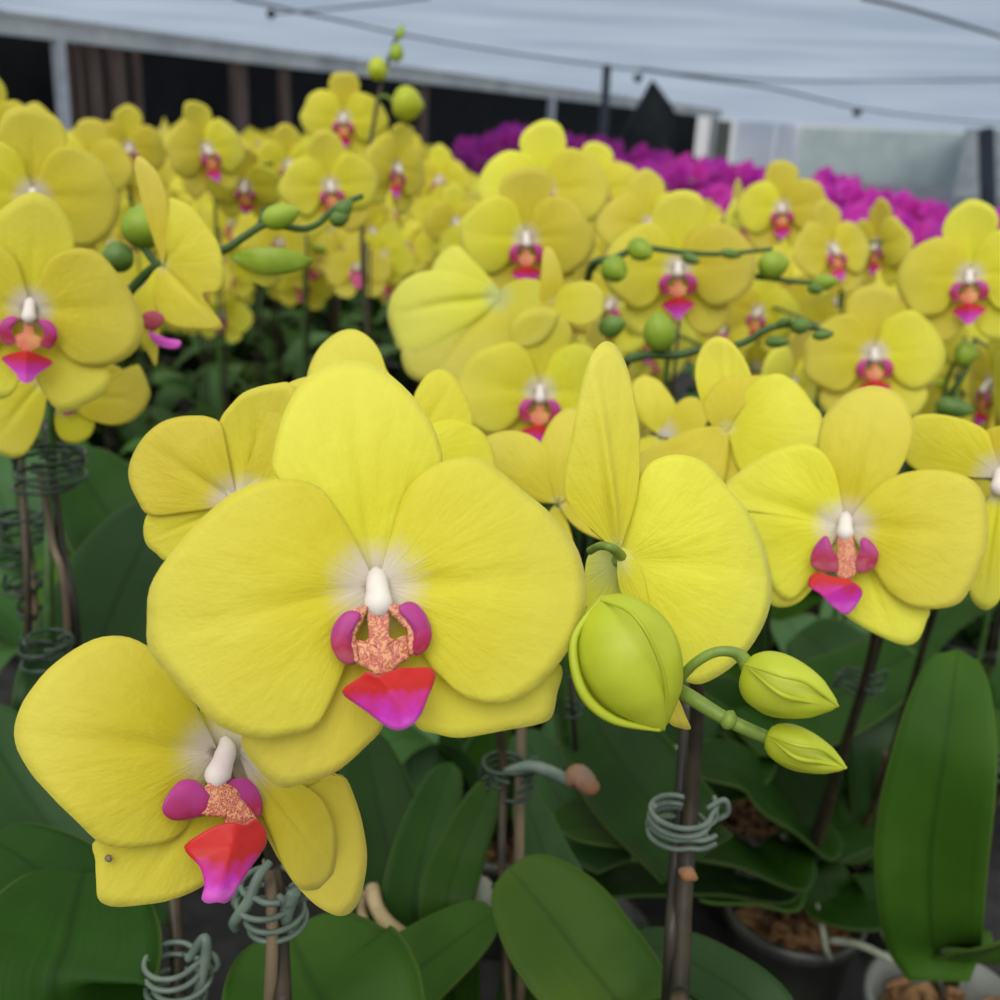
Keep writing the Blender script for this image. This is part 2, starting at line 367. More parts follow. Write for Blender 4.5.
# ------------------------------------------------------------------ plants
GROUP_FAR = 'yellow orchids in the distant rows'
BENCH_Z = 0.775; RIM_Z = 0.885
pots_used = []
def free_spot(x, y, r=.125):
    for k in range(400):
        a = k * 2.4; q = .012 * math.sqrt(k)
        c = (x + q * cos(a), y + q * sin(a))
        if all((c[0] - u) ** 2 + (c[1] - v) ** 2 > r * r for u, v in pots_used):
            pots_used.append(c); return c
    pots_used.append((x, y)); return (x, y)
def new_plant(name, label, x, y, group=None, cat='orchid'):
    x, y = free_spot(x, y)
    o = bpy.data.objects.new(name, None); COL.objects.link(o)
    o.location = (x, y, BENCH_Z); o.empty_display_size = .05
    o['label'] = label; o['category'] = cat
    if group: o['group'] = group
    return o
def wmesh(root, name, mb, mats, thick=0.0, smooth=True):
    loc = root.location.copy(); mb.xf(lambda p: p - loc)
    return link(name, mb.mesh(name, mats, smooth), root, thick)
POTS = {}
def pot_meshes():
    prof = [(.036, 0), (.040, .004), (.050, .096), (.055, .098), (.056, .110), (.052, .110), (.047, .094), (.044, .080)]
    n = 28; V, Fc = [], []
    for r, z in prof:
        for k in range(n): V.append((r * cos(2 * pi * k / n), r * sin(2 * pi * k / n), z))
    for i in range(len(prof) - 1):
        for k in range(n):
            a = i * n + k; b = i * n + (k + 1) % n
            Fc.append((a, b, b + n, a + n))
    Fc.append(tuple(range(n))[::-1]); 
    for key in ('pot', 'pot_clear'): POTS[key] = MB().add(V, Fc).mesh('pot', [M[key]])
    mb = MB(); r = random.Random(3)
    for k in range(70):
        a, q = r.uniform(0, 6.28), .043 * math.sqrt(r.random())
        c = Vector((q * cos(a), q * sin(a), .086 + r.uniform(0, .012)))
        e = Vector((r.uniform(-1, 1), r.uniform(-1, 1), r.uniform(-.4, .4))).normalized()
        s1 = r.uniform(.005, .012); w = r.uniform(.003, .006)
        tube(mb, [c - e * s1, c, c + e * s1], [w * .6, w, w * .5], 5, 4)
    mb.add([(.044 * cos(2 * pi * k / 20), .044 * sin(2 * pi * k / 20), .084) for k in range(20)], [tuple(range(20))])
    POTS['bark'] = mb.mesh('bark_chips', [M['bark']], False)
pot_meshes()
def add_pot(root, kind='pot'):
    link('pot', POTS[kind], root)
    b = link('bark_chips', POTS['bark'], root); b['kind'] = 'stuff'; b.rotation_euler.z = rnd.uniform(0, 6)

def leaf_mb(pts, width, hint, fold=.18, n=26, m=9, base_w=.25, curl=0.0):
    """strap leaf along world points (base first), widest past the middle, rounded tip"""
    c = catmull(pts, n); V, Fc, UV = [], [], []
    for i, p in enumerate(c):
        t = i / (n - 1)
        T = (c[min(i + 1, n - 1)] - c[max(i - 1, 0)]).normalized()
        s = T.cross(hint); s = s.normalized() if s.length > 1e-6 else Vector((1, 0, 0))
        nn = s.cross(T)
        w = width * .5 * (base_w + (1 - base_w) * math.sin(pi * min(1, (t / .62)) / 2) ** 1.4) * (math.sqrt(max(0, 1 - ((t - .62) / .38) ** 1.9)) if t > .62 else 1)
        w = max(w, .0004)
        for k in range(m):
            u = k / (m - 1) * 2 - 1
            V.append(p + s * u * w + nn * (fold * w * abs(u) ** 1.3 - curl * w * u * u)); UV.append(((u + 1) / 2, t))
    for i in range(n - 1):
        for k in range(m - 1):
            a = i * m + k; Fc.append((a, a + 1, a + m + 1, a + m))
    return MB().add(V, Fc, UV)

def add_leaf(root, px, wpx, mat='leaf', up=.5, fold=.15, attach=True, curl=0, name='leaf'):
    """px: (x, y, depth) from the lowest visible point to the tip; grows out of the plant's crown"""
    pts = [P(*q) for q in px]
    d = sum(q[2] for q in px) / len(px)
    if attach:
        crown = root.location + Vector((0, 0, .125))
        dv = pts[0] - crown
        pts = [crown, crown + dv * .5 + Vector((0, 0, .02 + .1 * dv.length))] + pts
    T = (pts[-1] - pts[-3]).normalized()
    view = (CAM - pts[-2]).normalized()
    hint = (view * (1 - up) + Vector((0, 0, 1)) * up).normalized()
    w = wpx / F * d
    # width as seen: undo the foreshortening of the side vector, within reason
    s = T.cross(hint).normalized(); vis = math.sqrt(max(.05, 1 - s.dot(view) ** 2)); w = w / max(.6, vis)
    # rotation of hint sign so that folds open towards the viewer
    return wmesh(root, name, leaf_mb(pts, w, hint, fold, 34 if attach else 24, 11, .18 if attach else .25, curl), [M[mat]], .0018)

def ring_clip(root, c, axis, r=.007, mat='clip', n=3, seed=0):
    rr = random.Random(seed); mb = MB()
    for k in range(n):
        cc = c + axis * (k - n / 2) * .004
        a0 = rr.uniform(0, 6); x = axis.orthogonal().normalized(); y = axis.cross(x)
        pts = [cc + (x * cos(a0 + t) + y * sin(a0 + t)) * (r * (1 + .5 * abs(sin(t * .7)))) + axis * .002 * t / 3 for t in [q * .5 for q in range(12)]]
        tube(mb, pts, .0011, 6, 40)
    x = RC
    tube(mb, [c + x * r, c + x * (r + .006) + axis * .004, c + x * (r + .004) + axis * .010, c + x * r * .8 + axis * .006], .0012, 6, 16)
    tube(mb, [c - x * r, c - x * (r + .005) - axis * .001, c - x * (r + .003) + axis * .008], .0012, 6, 14)
    return wmesh(root, 'clip', mb, [M[mat]])

def bud_mb(a, b, w, seams=3, n=26, sides=30, fat=.42, seed=0):
    """tepals folded shut: ovoid from a (stalk) to b (tip) with sunken seams and a beak"""
    ax = (b - a); Ln = ax.length; ax.normalize(); x = ax.orthogonal().normalized()
    # aim one seam at the viewer
    v = (CAM - a); v = (v - ax * v.dot(ax)).normalized(); x = v; y = ax.cross(x)
    V, Fc, UV, MI = [], [], [], []
    for i in range(n):
        t = i / (n - 1)
        q = (math.sin(pi * t ** (math.log(.5) / math.log(fat)))) ** .62 if 0 < t < 1 else 0
        if t > .8: q = q * (1 - .25 * (t - .8) / .2)
        for k in range(sides):
            an = 2 * pi * k / sides
            s = abs(((an + .75 + .55 * (t - .3)) * seams / (2 * pi)) % 1 - .5)    # .5 at seam
            dent = 1 - .075 * exp(-((.5 - s) / .045) ** 2) * math.sin(pi * t) + .03 * exp(-((.5 - s - .09) / .05) ** 2)
            V.append(a + ax * Ln * t + (x * cos(an) + y * sin(an)) * (w * .5 * q * dent + .0002)); UV.append((k / sides, t))
    for i in range(n - 1):
        for k in range(sides):
            p = i * sides + k; r = i * sides + (k + 1) % sides; Fc.append((p, r, r + sides, p + sides))
    return MB().add(V, Fc, UV)
def add_bud(root, p0, p1, wpx, mat='bud', stalk=None, fat=.42, beak=True):
    a, b = P(*p0), P(*p1)
    w = wpx / F * (p0[2] + p1[2]) / 2
    o = wmesh(root, 'bud', bud_mb(a, b, w, fat=fat), [M[mat]])
    if stalk:
        mb = MB(); tube(mb, [P(*q) for q in stalk], [stalk_r, stalk_r * .9, stalk_r * 1.2], 10)
        wmesh(root, 'bud_stalk', mb, [M['stem_light' if mat == 'bud' else 'stem']])
    return o
stalk_r = .0016

def place_flower(root, cx, cy, w, yaw=0, pitch=0, roll=0, seed=1, d=None, back=False):
    """a complete mid-distance flower, W pixels wide, with its pieces as sub-parts"""
    if d is None: d = .104 * F / w
    C, m = frame(cx, cy, d, yaw, pitch, roll)
    size = w / F * d
    T = flower_template(seed, back)
    fo = None
    for nm, me in T:
        o = bpy.data.objects.new(nm, me); COL.objects.link(o)
        if fo is None:
            fo = o; o.parent = root
            o.matrix_basis = Matrix.Translation(C - root.location) @ m.to_4x4() @ Matrix.Scale(size, 4)
        else:
            o.parent = fo
            if nm in ('petal', 'sepal'):
                md = o.modifiers.new('thickness', 'SOLIDIFY'); md.thickness = .006; md.offset = 0
    return C, m, size, d

def traced(root, cx, cy, d, yaw, pitch, wpx, petals, lip=None, col=True, ymat='yellow', colox=0.0, lift=1.0):
    """flower whose tepals follow outlines read off the photograph, laid in the flower's own tilted plane"""
    C, m = frame(cx, cy, d, yaw, pitch, 0); n = m.col[2]; size = wpx / F * d
    inv = m.transposed()
    def loc(x, y, z=0.0, mm=inv, CC=C, nn=n):
        r = ray(x, y); O = CC + nn * z * size
        t = (O - CAM).dot(nn) / r.dot(nn)
        q = mm @ (CAM + r * t - CC); return (q.x / size, q.y / size)
    def put(name, mb, mats, parent, thick, sub=True, R=m):
        mb.xf(lambda p: C + R @ (p * size) - root.location)
        o = link(name, mb.mesh(name, mats), parent, thick); return o
    mb = MB()
    if col:
        column_mb(mb, ox=colox); mb.v = [p * Vector((1, 1, 1)) for p in mb.v]
    pedicel_mb(mb)
    fl = put('flower', mb, [M['column'], M['stem_light']], root, 0)
    for k, (nm, pts, z, kw) in enumerate(petals):
        kw = dict(kw); base = kw.pop('base', (cx, cy)); ty = kw.pop('tyaw', None); tp = kw.pop('tpitch', 0); mk = kw.pop('mat', ymat); dz = kw.pop('dd', 0)
        if ty is None:
            ol = [loc(x, y, z) for x, y in pts]; b = loc(*base, z)
            mb = MB().add(*patch(ol, b, 64, 14, z, seed=k + int(cx), **kw))
            put(nm, mb, [M[mk]], fl, .0006)
        else:   # a tepal turned in a plane of its own through its base
            C2, m2 = frame(base[0], base[1], d + dz, ty, tp, 0); n2 = m2.col[2]; i2 = m2.transposed()
            ol = []
            for x, y in pts:
                r = ray(x, y); t = (C2 - CAM).dot(n2) / r.dot(n2); q = i2 @ (CAM + r * t - C2); ol.append((q.x / size, q.y / size))
            mb = MB().add(*patch(ol, (0, 0), 64, 14, 0, seed=k + int(cx), **kw))
            mb.xf(lambda p: C2 + m2 @ (p * size) - root.location)
            link(nm, mb.mesh(nm, [M[mk]]), fl, .0006)
    for nm, pts, z, base, kw in (lip or []):
        ol = [loc(x, y, z) for x, y in pts]; b = loc(*base, z)
        mb = MB().add(*patch(ol, b, 44, 8, z, uvmode='lip', **kw))
        put(nm, mb, [M[{'side_lobe': 'lobe', 'callus': 'callus', 'lip': 'lip', 'whisker': 'column'}[nm]]], fl, .0009)
    return C, m, size

def stem_path(root, pts, r0, r1, mat='stem', name='flower_stem', bumps=True):
    mb = MB(); tube(mb, pts, [r0, r1], 10, len(pts) * 8)
    return wmesh(root, name, mb, [M[mat]])
def add_stake(root, top, base=None, r=.0016, mat='stake'):
    b = base or (root.location + Vector((.012, 0, .085)))
    mb = MB(); tube(mb, [b, b.lerp(top, .5), top], [r, r * .9], 8, 6)
    return wmesh(root, 'stake', mb, [M[mat]])
def crown(root): return root.location + Vector((0, 0, .12))
def spike(root, pxs, mat='stem', r=(.0026, .0014), low=None, stake=True, clips=2, top_stake=None):
    """flower stem rising from the crown to the picture points pxs, tied to a stake"""
    pts = [P(*q) for q in pxs]
    c = crown(root)
    first = pts[0]
    pre = [c + Vector((.004, 0, -.01)), c.lerp(first, .35) + Vector((.0, 0, .02)), c.lerp(first, .7) + Vector((0, 0, .01))]
    stem_path(root, pre + pts, r[0], r[1], mat)
    if stake:
        add_stake(root, top_stake or first + Vector((.006, .004, .0)))
        for k in range(clips):
            t = .45 + .4 * k
            p = c.lerp(first, t) + Vector((.004, 0, .012)); ring_clip(root, p, Vector((0, 0, 1)), .005, 'clip_dark', 2, k)

# template leaves for mid and far plants (local to a plant)
def local_leaf(az, length, lift, droop, w, seed):
    a = Vector((cos(az), sin(az), 0)); c = Vector((0, 0, .115))
    pts = [c - Vector((0, 0, .02)), c + a * length * .35 + Vector((0, 0, lift * .7)), c + a * length * .72 + Vector((0, 0, lift)), c + a * length + Vector((0, 0, lift - droop))]
    return leaf_mb(pts, w, Vector((0, 0, 1)) , .22, 16, 5, .45).mesh('leaf', [M[['leaf_lit', 'leaf_grey_lit', 'leaf_bright', 'leaf_lit'][seed % 4]]])
LEAFSETS = []
for s in range(5):
    r = random.Random(40 + s); k = 5; a0 = r.uniform(0, 6)
    LEAFSETS.append([local_leaf(a0 + i * 2 * pi / k + r.uniform(-.3, .3), r.uniform(.13, .20), r.uniform(.05, .14), r.uniform(0, .07), r.uniform(.055, .075), s + i) for i in range(k)])
def add_leafset(root, s, az=None):
    a = rnd.uniform(0, 6.28) if az is None else az
    for me in LEAFSETS[s % 5]:
        o = link('leaf', me, root); o.rotation_euler.z = a

# ================================================================== nearest plants
# --- plant A: the big frontal flower
pA = new_plant('orchid', 'yellow orchid bearing the big frontal flower with red and magenta lip', .005, .475)
add_pot(pA)
Apet = [
 ('sepal', [(385,590),(362,575),(325,530),(288,490),(273,470),(277,438),(288,405),(305,380),(330,364),(355,360),(378,367),(402,386),(424,412),(438,442),(440,470),(415,520),(392,575)], -.02, dict(bow=.06, rim=-.05, groove=.03, ripple=.006)),
 ('sepal', [(350,610),(320,640),(270,690),(242,738),(256,768),(280,788),(304,784),(336,772),(368,744),(382,727),(384,700),(384,640)], -.02, dict(bow=.05, rim=-.05, groove=.02, ripple=.012)),
 ('sepal', [(385,620),(400,690),(415,725),(435,733),(460,737),(500,731),(540,724),(553,716),(557,695),(560,665),(520,650),(450,620),(400,600)], -.02, dict(bow=.05, rim=-.02, groove=.02, ripple=.012)),
 ('petal', [(372,588),(366,566),(352,535),(334,508),(318,488),(294,481),(270,482),(248,488),(226,500),(202,521),(180,545),(160,570),(149,592),(147,620),(147,645),(157,662),(172,678),(200,708),(218,724),(240,734),(262,738),(285,735),(312,728),(324,712),(334,690),(340,664),(350,630),(366,600)], .012, dict(bow=.10, rim=-.04, groove=.035, ripple=.010, base=(374,586))),
 ('petal', [(380,588),(388,560),(394,530),(400,505),(412,482),(432,467),(455,459),(478,459),(500,473),(522,492),(544,509),(562,528),(576,546),(583,564),(587,588),(584,612),(574,638),(562,656),(545,677),(524,694),(506,701),(486,702),(462,696),(446,682),(432,668),(420,645),(408,618),(392,600)], .016, dict(bow=.10, rim=-.05, groove=.035, ripple=.010, base=(378,586))),
]
Alip = [
 ('side_lobe', [(352,611),(343,615),(334,628),(332,645),(338,658),(348,664),(355,662),(352,648),(351,634),(354,622),(360,614)], .085, (345,640), dict(rim=-.25)),
 ('side_lobe', [(402,604),(410,602),(418,606),(427,618),(431,634),(427,648),(418,655),(413,651),(414,640),(412,626),(405,616),(399,609)], .085, (421,630), dict(rim=-.25)),
 ('callus', [(368,612),(370,634),(364,643),(352,640),(351,654),(356,663),(368,668),(376,675),(390,673),(400,664),(412,655),(414,644),(406,636),(397,640),(388,634),(388,610)], .07, (381,650), dict(rim=-.08, ripple=.03)),
 ('callus', [(352,611),(349,628),(350,645),(354,660),(358,661),(355,646),(353,630),(357,617),(366,611),(366,606)], .075, (354,635), dict()),
 ('callus', [(404,606),(410,620),(414,636),(413,652),(409,654),(409,638),(405,624),(396,613),(388,610),(390,605)], .075, (408,630), dict()),
 ('lip', [(343,692),(352,683),(360,678),(367,672),(376,676),(384,674),(394,671),(403,668),(418,668),(434,669),(438,676),(434,688),(428,700),(421,715),(413,724),(402,730),(392,729),(384,724),(377,719),(367,711),(352,701)], .12, (390,690), dict(keel=.45, ripple=.03, bow=.02)),
]
traced(pA, 376, 588, .258, 5, 3, 440, Apet, Alip, colox=.0)
# --- plant B: the lower left flower turned to the side
pB = new_plant('orchid', 'yellow orchid with lowest front flower, its lip pointed and drooping, one petal freckled', -.095, .355)
add_pot(pB)
Bpet = [
 ('sepal', [(214,770),(200,785),(150,815),(96,838),(95,860),(96,880),(98,898),(108,905),(122,906),(145,903),(163,900),(185,893),(205,882),(215,865),(222,830),(226,790)], -.02, dict(bow=.05, groove=.02, ripple=.012)),
 ('sepal', [(244,752),(280,780),(300,787),(338,774),(352,798),(361,830),(365,860),(361,892),(354,908),(343,915),(328,912),(306,897),(280,864),(262,815)], -.015, dict(bow=.05, ripple=.012, groove=.02)),
 ('petal', [(214,742),(204,724),(196,708),(184,690),(170,670),(160,660),(148,648),(132,639),(116,636),(98,638),(80,646),(62,658),(46,672),(34,687),(24,702),(17,720),(15,735),(18,750),(26,765),(34,777),(46,790),(58,803),(74,818),(92,836),(104,843),(122,846),(142,845),(164,842),(180,834),(192,816),(200,795),(207,775),(212,757)], .012, dict(bow=.10, rim=-.05, groove=.04, ripple=.010, base=(216,752))),
 ('petal', [(242,748),(256,760),(268,776),(282,787),(300,786),(318,798),(331,824),(335,850),(333,876),(326,886),(312,890),(297,886),(284,868),(272,840),(258,808),(246,775)], .012, dict(bow=.10, rim=-.02, ripple=.012, groove=.03, base=(240,755))),
 ('sepal', [(216,760),(206,735),(200,712),(204,690),(222,680),(246,690),(262,712),(268,740),(258,768),(240,770)], -.02, dict(bow=.05, rim=-.05)),
]
Blip = [
 ('side_lobe', [(203,788),(194,781),(182,782),(172,790),(164,802),(163,812),(171,819),(184,820),(198,817),(212,812),(212,800)], .075, (190,800), dict(rim=-.2)),
 ('side_lobe', [(226,785),(236,779),(248,780),(257,789),(262,803),(260,817),(252,812),(242,800),(232,795)], .07, (248,794), dict(rim=-.15)),
 ('callus', [(206,786),(216,782),(232,786),(242,798),(252,812),(258,824),(250,833),(238,833),(228,828),(226,818),(212,816),(201,812),(202,798)], .075, (226,804), dict(rim=-.08, ripple=.03)),
 ('lip', [(237,823),(226,824),(213,829),(200,838),(188,849),(194,860),(201,867),(205,878),(206,888),(203,900),(209,904),(217,902),(224,904),(231,901),(236,893),(243,882),(254,868),(268,850),(270,840),(267,829),(258,820),(248,826)], .12, (232,845), dict(keel=.40, ripple=.025)),
]
CB, mBf, sB = traced(pB, 224, 756, .285, 14, -6, 400, Bpet, Blip, colox=-.03)
r_ = ray(109, 859); t_ = (CB + mBf.col[2] * .014 * sB - CAM).dot(mBf.col[2]) / r_.dot(mBf.col[2]); q_ = CAM + r_ * t_
mb = MB(); tube(mb, [q_ - mBf.col[2] * .0012, q_ + mBf.col[2] * .0002], [.0009, .0008], 10, 3); wmesh(pB, 'brown_spot', mb, [M['stake_tan']])
# --- plant C: half hidden flower behind the big one
pC = new_plant('orchid', 'yellow orchid whose flower peeks out behind the big frontal flower, white streaked petal', -.225, .47)
add_pot(pC)
Cpet = [
 ('petal', [(232,505),(216,490),(222,450),(222,425),(208,417),(194,416),(180,417),(165,421),(152,429),(141,440),(132,455),(128,470),(130,484),(138,500),(148,514),(170,514),(200,508)], .010, dict(bow=.06, rim=-.03, groove=.05, ripple=.015, base=(238,504))),
 ('sepal', [(235,505),(200,505),(165,508),(150,512),(144,527),(146,543),(156,553),(168,560),(190,545),(215,525)], -.01, dict(bow=.04, groove=.04, ripple=.015, base=(240,502))),
 ('sepal', [(238,505),(222,480),(215,450),(220,420),(232,404),(244,393),(260,387),(276,384),(290,384),(300,400),(300,440),(280,490)], .02, dict(bow=-.05, rim=.06, ripple=.015, groove=.03)),
 ('petal', [(240,500),(262,430),(280,392),(300,379),(320,378),(350,390),(360,440),(320,480),(270,500)], -.012, dict(bow=.05)),
]
traced(pC, 245, 505, .345, -8, 0, 290, Cpet, None)
# flower H, on plant A behind the big one
Hpet = [
 ('petal', [(398,440),(360,440),(322,420),(308,390),(309,370),(318,350),(332,336),(345,330),(358,331),(371,340),(380,353),(385,368),(400,400)], 0, dict(bow=.08, rim=-.04, groove=.03, ripple=.012)),
 ('sepal', [(412,440),(412,415),(414,398),(419,386),(428,374),(441,369),(453,375),(462,388),(469,404),(473,425),(450,445)], -.01, dict(bow=.06, rim=-.05, groove=.03)),
 ('petal', [(412,445),(425,430),(440,421),(456,420),(472,425),(486,436),(495,455),(495,480),(470,500),(430,480)], .01, dict(bow=.08, rim=-.06)),
 ('sepal', [(400,450),(380,500),(400,540),(430,530),(430,480)], -.012, dict()),
]
traced(pA, 408, 455, .40, 0, 5, 260, Hpet, None)
# --- plant D: flower seen from the side, with the buds
pD = new_plant('orchid', 'yellow orchid with upright narrow sepal, a fat green bud and two small buds', .095, .385)
add_pot(pD)
Dpet = [
 ('sepal', [(618,545),(604,538),(590,528),(577,514),(567,500),(564,485),(566,465),(571,440),(576,410),(582,382),(590,358),(600,344),(610,341),(620,349),(629,370),(636,400),(640,432),(640,468),(637,494),(631,515),(624,535)], .03, dict(bow=.03, rim=.0, groove=-.05, keel=.18, ripple=.008, base=(618,552))),
 ('petal', [(618,560),(622,545),(629,520),(636,490),(645,468),(660,458),(680,456),(700,463),(716,478),(728,492),(742,506),(757,530),(768,555),(773,580),(772,602),(764,624),(750,646),(732,664),(712,677),(694,683),(678,676),(664,655),(650,620),(636,590)], .0, dict(bow=.12, rim=-.05, groove=.03, ripple=.012, base=(620,560))),
 ('petal', [(616,552),(602,548),(588,556),(584,580),(585,606),(600,618),(616,612),(620,580)], -.02, dict(bow=.03, mat='yellow_back')),
 ('sepal', [(620,548),(630,553),(638,564),(644,580),(647,598),(651,625),(640,620),(628,605),(620,590),(617,570)], .03, dict(bow=.06, keel=.15)),
 ('sepal', [(650,640),(660,660),(668,690),(678,706),(688,722),(690,729),(680,728),(668,722),(655,700),(640,670)], -.015, dict(bow=.04, groove=.03, base=(630,600))),
]
traced(pD, 619, 560, .305, 12, 0, 370, Dpet, None, col=False, ymat='yellow_plain')
mb = MB(); tube(mb, [P(590, 551, .296), P(600, 546, .290), P(612, 548, .288), P(621, 556, .297)], [.0012, .0012, .0016], 8, 20)
wmesh(pD, 'ovary', mb, [M['stem_light']])
add_bud(pD, (600, 596, .270), (662, 731, .262), 104, 'bud', None, .45)
for pts in ([(585,620),(572,650),(580,692),(604,716),(640,730),(666,730),(640,722),(610,706),(590,684),(582,655)],):
    mb = MB(); tube(mb, [P(600, 600, .2655), P(574, 640, .262), P(582, 690, .2595), P(612, 719, .2595), P(660, 730, .261)], [.0006, .0012, .0013, .0006], 6, 40)
    wmesh(pD, 'bud_seam', mb, [M['bud']])
mb = MB(); tube(mb, [P(600,600,.2655), P(632,614,.2515), P(655,650,.2500), P(666,690,.2545), P(664,730,.262)], [.0003, .0005, .0005, .0004], 6, 40)
wmesh(pD, 'bud_seam', mb, [M['bud']])
add_bud(pD, (742, 672, .262), (838, 706, .250), 62, 'bud', None, .36)
add_bud(pD, (766, 736, .262), (846, 768, .252), 42, 'bud', None, .36)
for a, b in (((744,664,.255), (838,706,.250)), ((768,735,.256), (846,768,.252))):
    mx, my = (a[0]+b[0])/2, (a[1]+b[1])/2
    for dy, dd, k in ((-4, -.0070, .0005), (14, -.0050, .0006)):
        s_ = .68 if b[1] > 750 else 1
        mb = MB(); tube(mb, [P(*a), P(mx - 12, my + dy * s_ - 6 * s_, (a[2]+b[2])/2 + dd * s_), P(mx + 16, my + (dy + 2) * s_, (a[2]+b[2])/2 + (dd + .0012) * s_), P(*b)], [.0002, k, k, .0004], 6, 30)
        wmesh(pD, 'bud_seam', mb, [M['bud']])
mb = MB(); tube(mb, [P(664, 682, .275), P(690, 697, .268), P(728, 720, .263), P(775, 741, .262)], [.0020, .0020, .0018, .0017], 12, 40)
tube(mb, [P(724, 717, .2625), P(729, 720, .262), P(734, 722, .262)], [.0019, .0026, .0017], 12, 10)
wmesh(pD, 'flower_stem', mb, [M['stem_light']])
mb = MB(); tube(mb, [P(676, 684, .270), P(694, 664, .264), P(716, 652, .262), P(738, 654, .262), P(750, 670, .262)], [.0012, .0013, .0014, .0021], 10, 36)
wmesh(pD, 'bud_stalk', mb, [M['stem_light']])
# back stem + stake of plant D
base = pD.location + Vector((0, 0, .10))
stem_path(pD, [base, P(672, 1060, .40), P(680, 985, .405), P(684, 900, .41), P(692, 790, .42), P(697, 690, .40), P(680, 650, .34), P(664, 680, .278)], .0042, .0022, 'stem_dark')
mb = MB(); tube(mb, [base + Vector((.006, .004, 0)), P(668, 1000, .415), P(676, 860, .425), P(688, 700, .435)], [.0028, .0026], 8, 30)
wmesh(pD, 'stake', mb, [M['stake']])
ring_clip(pD, P(686, 822, .412), Vector((0, 0, 1)), .0095, 'clip', 4, 2)
mb = MB(); tube(mb, [P(679, 870, .400), P(688, 874, .398), P(697, 879, .398)], [.001, .0032, .0008], 6, 12); wmesh(pD, 'bract', mb, [M['tag']])
# stakes of plant A
base = pA.location + Vector((0, 0, .10))
stem_path(pA, [base, P(508, 1090, .50), P(506, 960, .505), P(502, 860, .51), P(501, 740, .515), P(470, 640, .45), P(400, 590, .32), P(380, 585, .288)], .0024, .0018, 'stem_dark')
mb = MB(); tube(mb, [base + Vector((.012, .004, 0)), P(520, 1000, .515), P(519, 860, .525), P(522, 700, .54)], [.0026, .0026], 8, 30)
wmesh(pA, 'stake', mb, [M['stake_tan']])
ring_clip(pA, P(508, 776, .512), Vector((0, 0, 1)), .0085, 'clip_dark', 4, 5)
mb = MB(); tube(mb, [P(505, 772, .507), P(530, 766, .503), P(550, 772, .503), P(566, 780, .506)], [.002, .0028, .0032, .003], 8, 24); wmesh(pA, 'dried_stalk', mb, [M['clip']])
mb = MB(); tube(mb, [P(566, 782, .506), P(578, 776, .505), P(590, 786, .506), P(597, 784, .508)], [.003, .0058, .005, .002], 8, 18); wmesh(pA, 'withered_tip', mb, [M['tag']])
# stakes of plant B / C
base = pB.location + Vector((0, 0, .10))
stem_path(pB, [base, P(284, 1080, .365), P(283, 1000, .37), P(278, 900, .375), P(272, 860, .38), P(262, 800, .36), P(240, 765, .305)], .0038, .002, 'stem_dark')
mb = MB(); tube(mb, [base + Vector((-.008, 0, 0)), P(270, 1000, .372), P(268, 860, .385)], [.0022, .0022], 8, 20); wmesh(pB, 'stake', mb, [M['stake_tan']])
ring_clip(pB, P(272, 902, .372), Vector((0, 0, 1)), .008, 'clip', 4, 9)
mb = MB(); tube(mb, [P(270, 862, .37), P(258, 878, .366), P(248, 902, .364), P(234, 922, .366), P(236, 930, .368)], [.0014, .002, .002, .0012], 8, 30)
tube(mb, [P(278, 896, .366), P(288, 904, .364), P(294, 892, .364), P(286, 916, .366), P(292, 934, .368)], [.0014, .0022, .0026, .0014], 8, 30); wmesh(pB, 'clip', mb, [M['clip']])
base = pC.location + Vector((0, 0, .10))
stem_path(pC, [base, P(176, 1100, .41), P(178, 990, .42), P(174, 900, .43), P(168, 840, .44), P(190, 640, .42), P(240, 520, .365)], .0034, .002, 'stem_dark')
ring_clip(pC, P(180, 975, .412), Vector((0, 0, 1)), .0085, 'clip', 5, 4)
mb = MB(); tube(mb, [P(188, 960, .408), P(204, 938, .406), P(206, 955, .406), P(200, 985, .408), P(196, 1000, .41)], [.0016, .002, .002, .0016], 8, 30); wmesh(pC, 'clip', mb, [M['clip']])

# --- plant E: right flower
qE = on_z(795, 905, RIM_Z); pE = new_plant('orchid', 'yellow orchid in black pot with bark chips and grey roots, single frontal flower', qE.x, qE.y)
add_pot(pE)
Epet = [
 ('sepal', [(846,522),(832,492),(822,468),(818,445),(823,418),(840,398),(858,388),(874,385),(892,390),(905,402),(912,420),(912,440),(900,470),(878,500),(856,522)], -.02, dict(bow=.06, rim=-.05, groove=.03, ripple=.008)),
 ('sepal', [(840,525),(800,560),(768,585),(768,600),(778,607),(796,604),(812,590),(836,560)], -.02, dict(bow=.05)),
 ('sepal', [(850,540),(846,580),(838,600),(842,612),(858,624),(884,638),(905,645),(918,640),(926,622),(928,608),(900,590),(870,560)], -.02, dict(bow=.04, rim=-.03, groove=.02)),
 ('petal', [(842,524),(840,495),(834,470),(822,452),(808,446),(796,446),(776,451),(758,460),(740,472),(724,486),(722,500),(724,508),(735,506),(744,512),(754,530),(764,555),(772,585),(790,600),(812,578),(830,548)], .012, dict(bow=.08, rim=-.03, groove=.05, ripple=.012, base=(842,526))),
 ('petal', [(850,524),(858,508),(872,492),(888,480),(904,474),(922,471),(942,471),(960,475),(974,482),(984,496),(988,520),(986,550),(976,576),(964,598),(952,606),(930,609),(908,605),(888,590),(870,562),(856,540)], .012, dict(bow=.10, rim=-.05, groove=.03, ripple=.012, base=(847,526))),
]
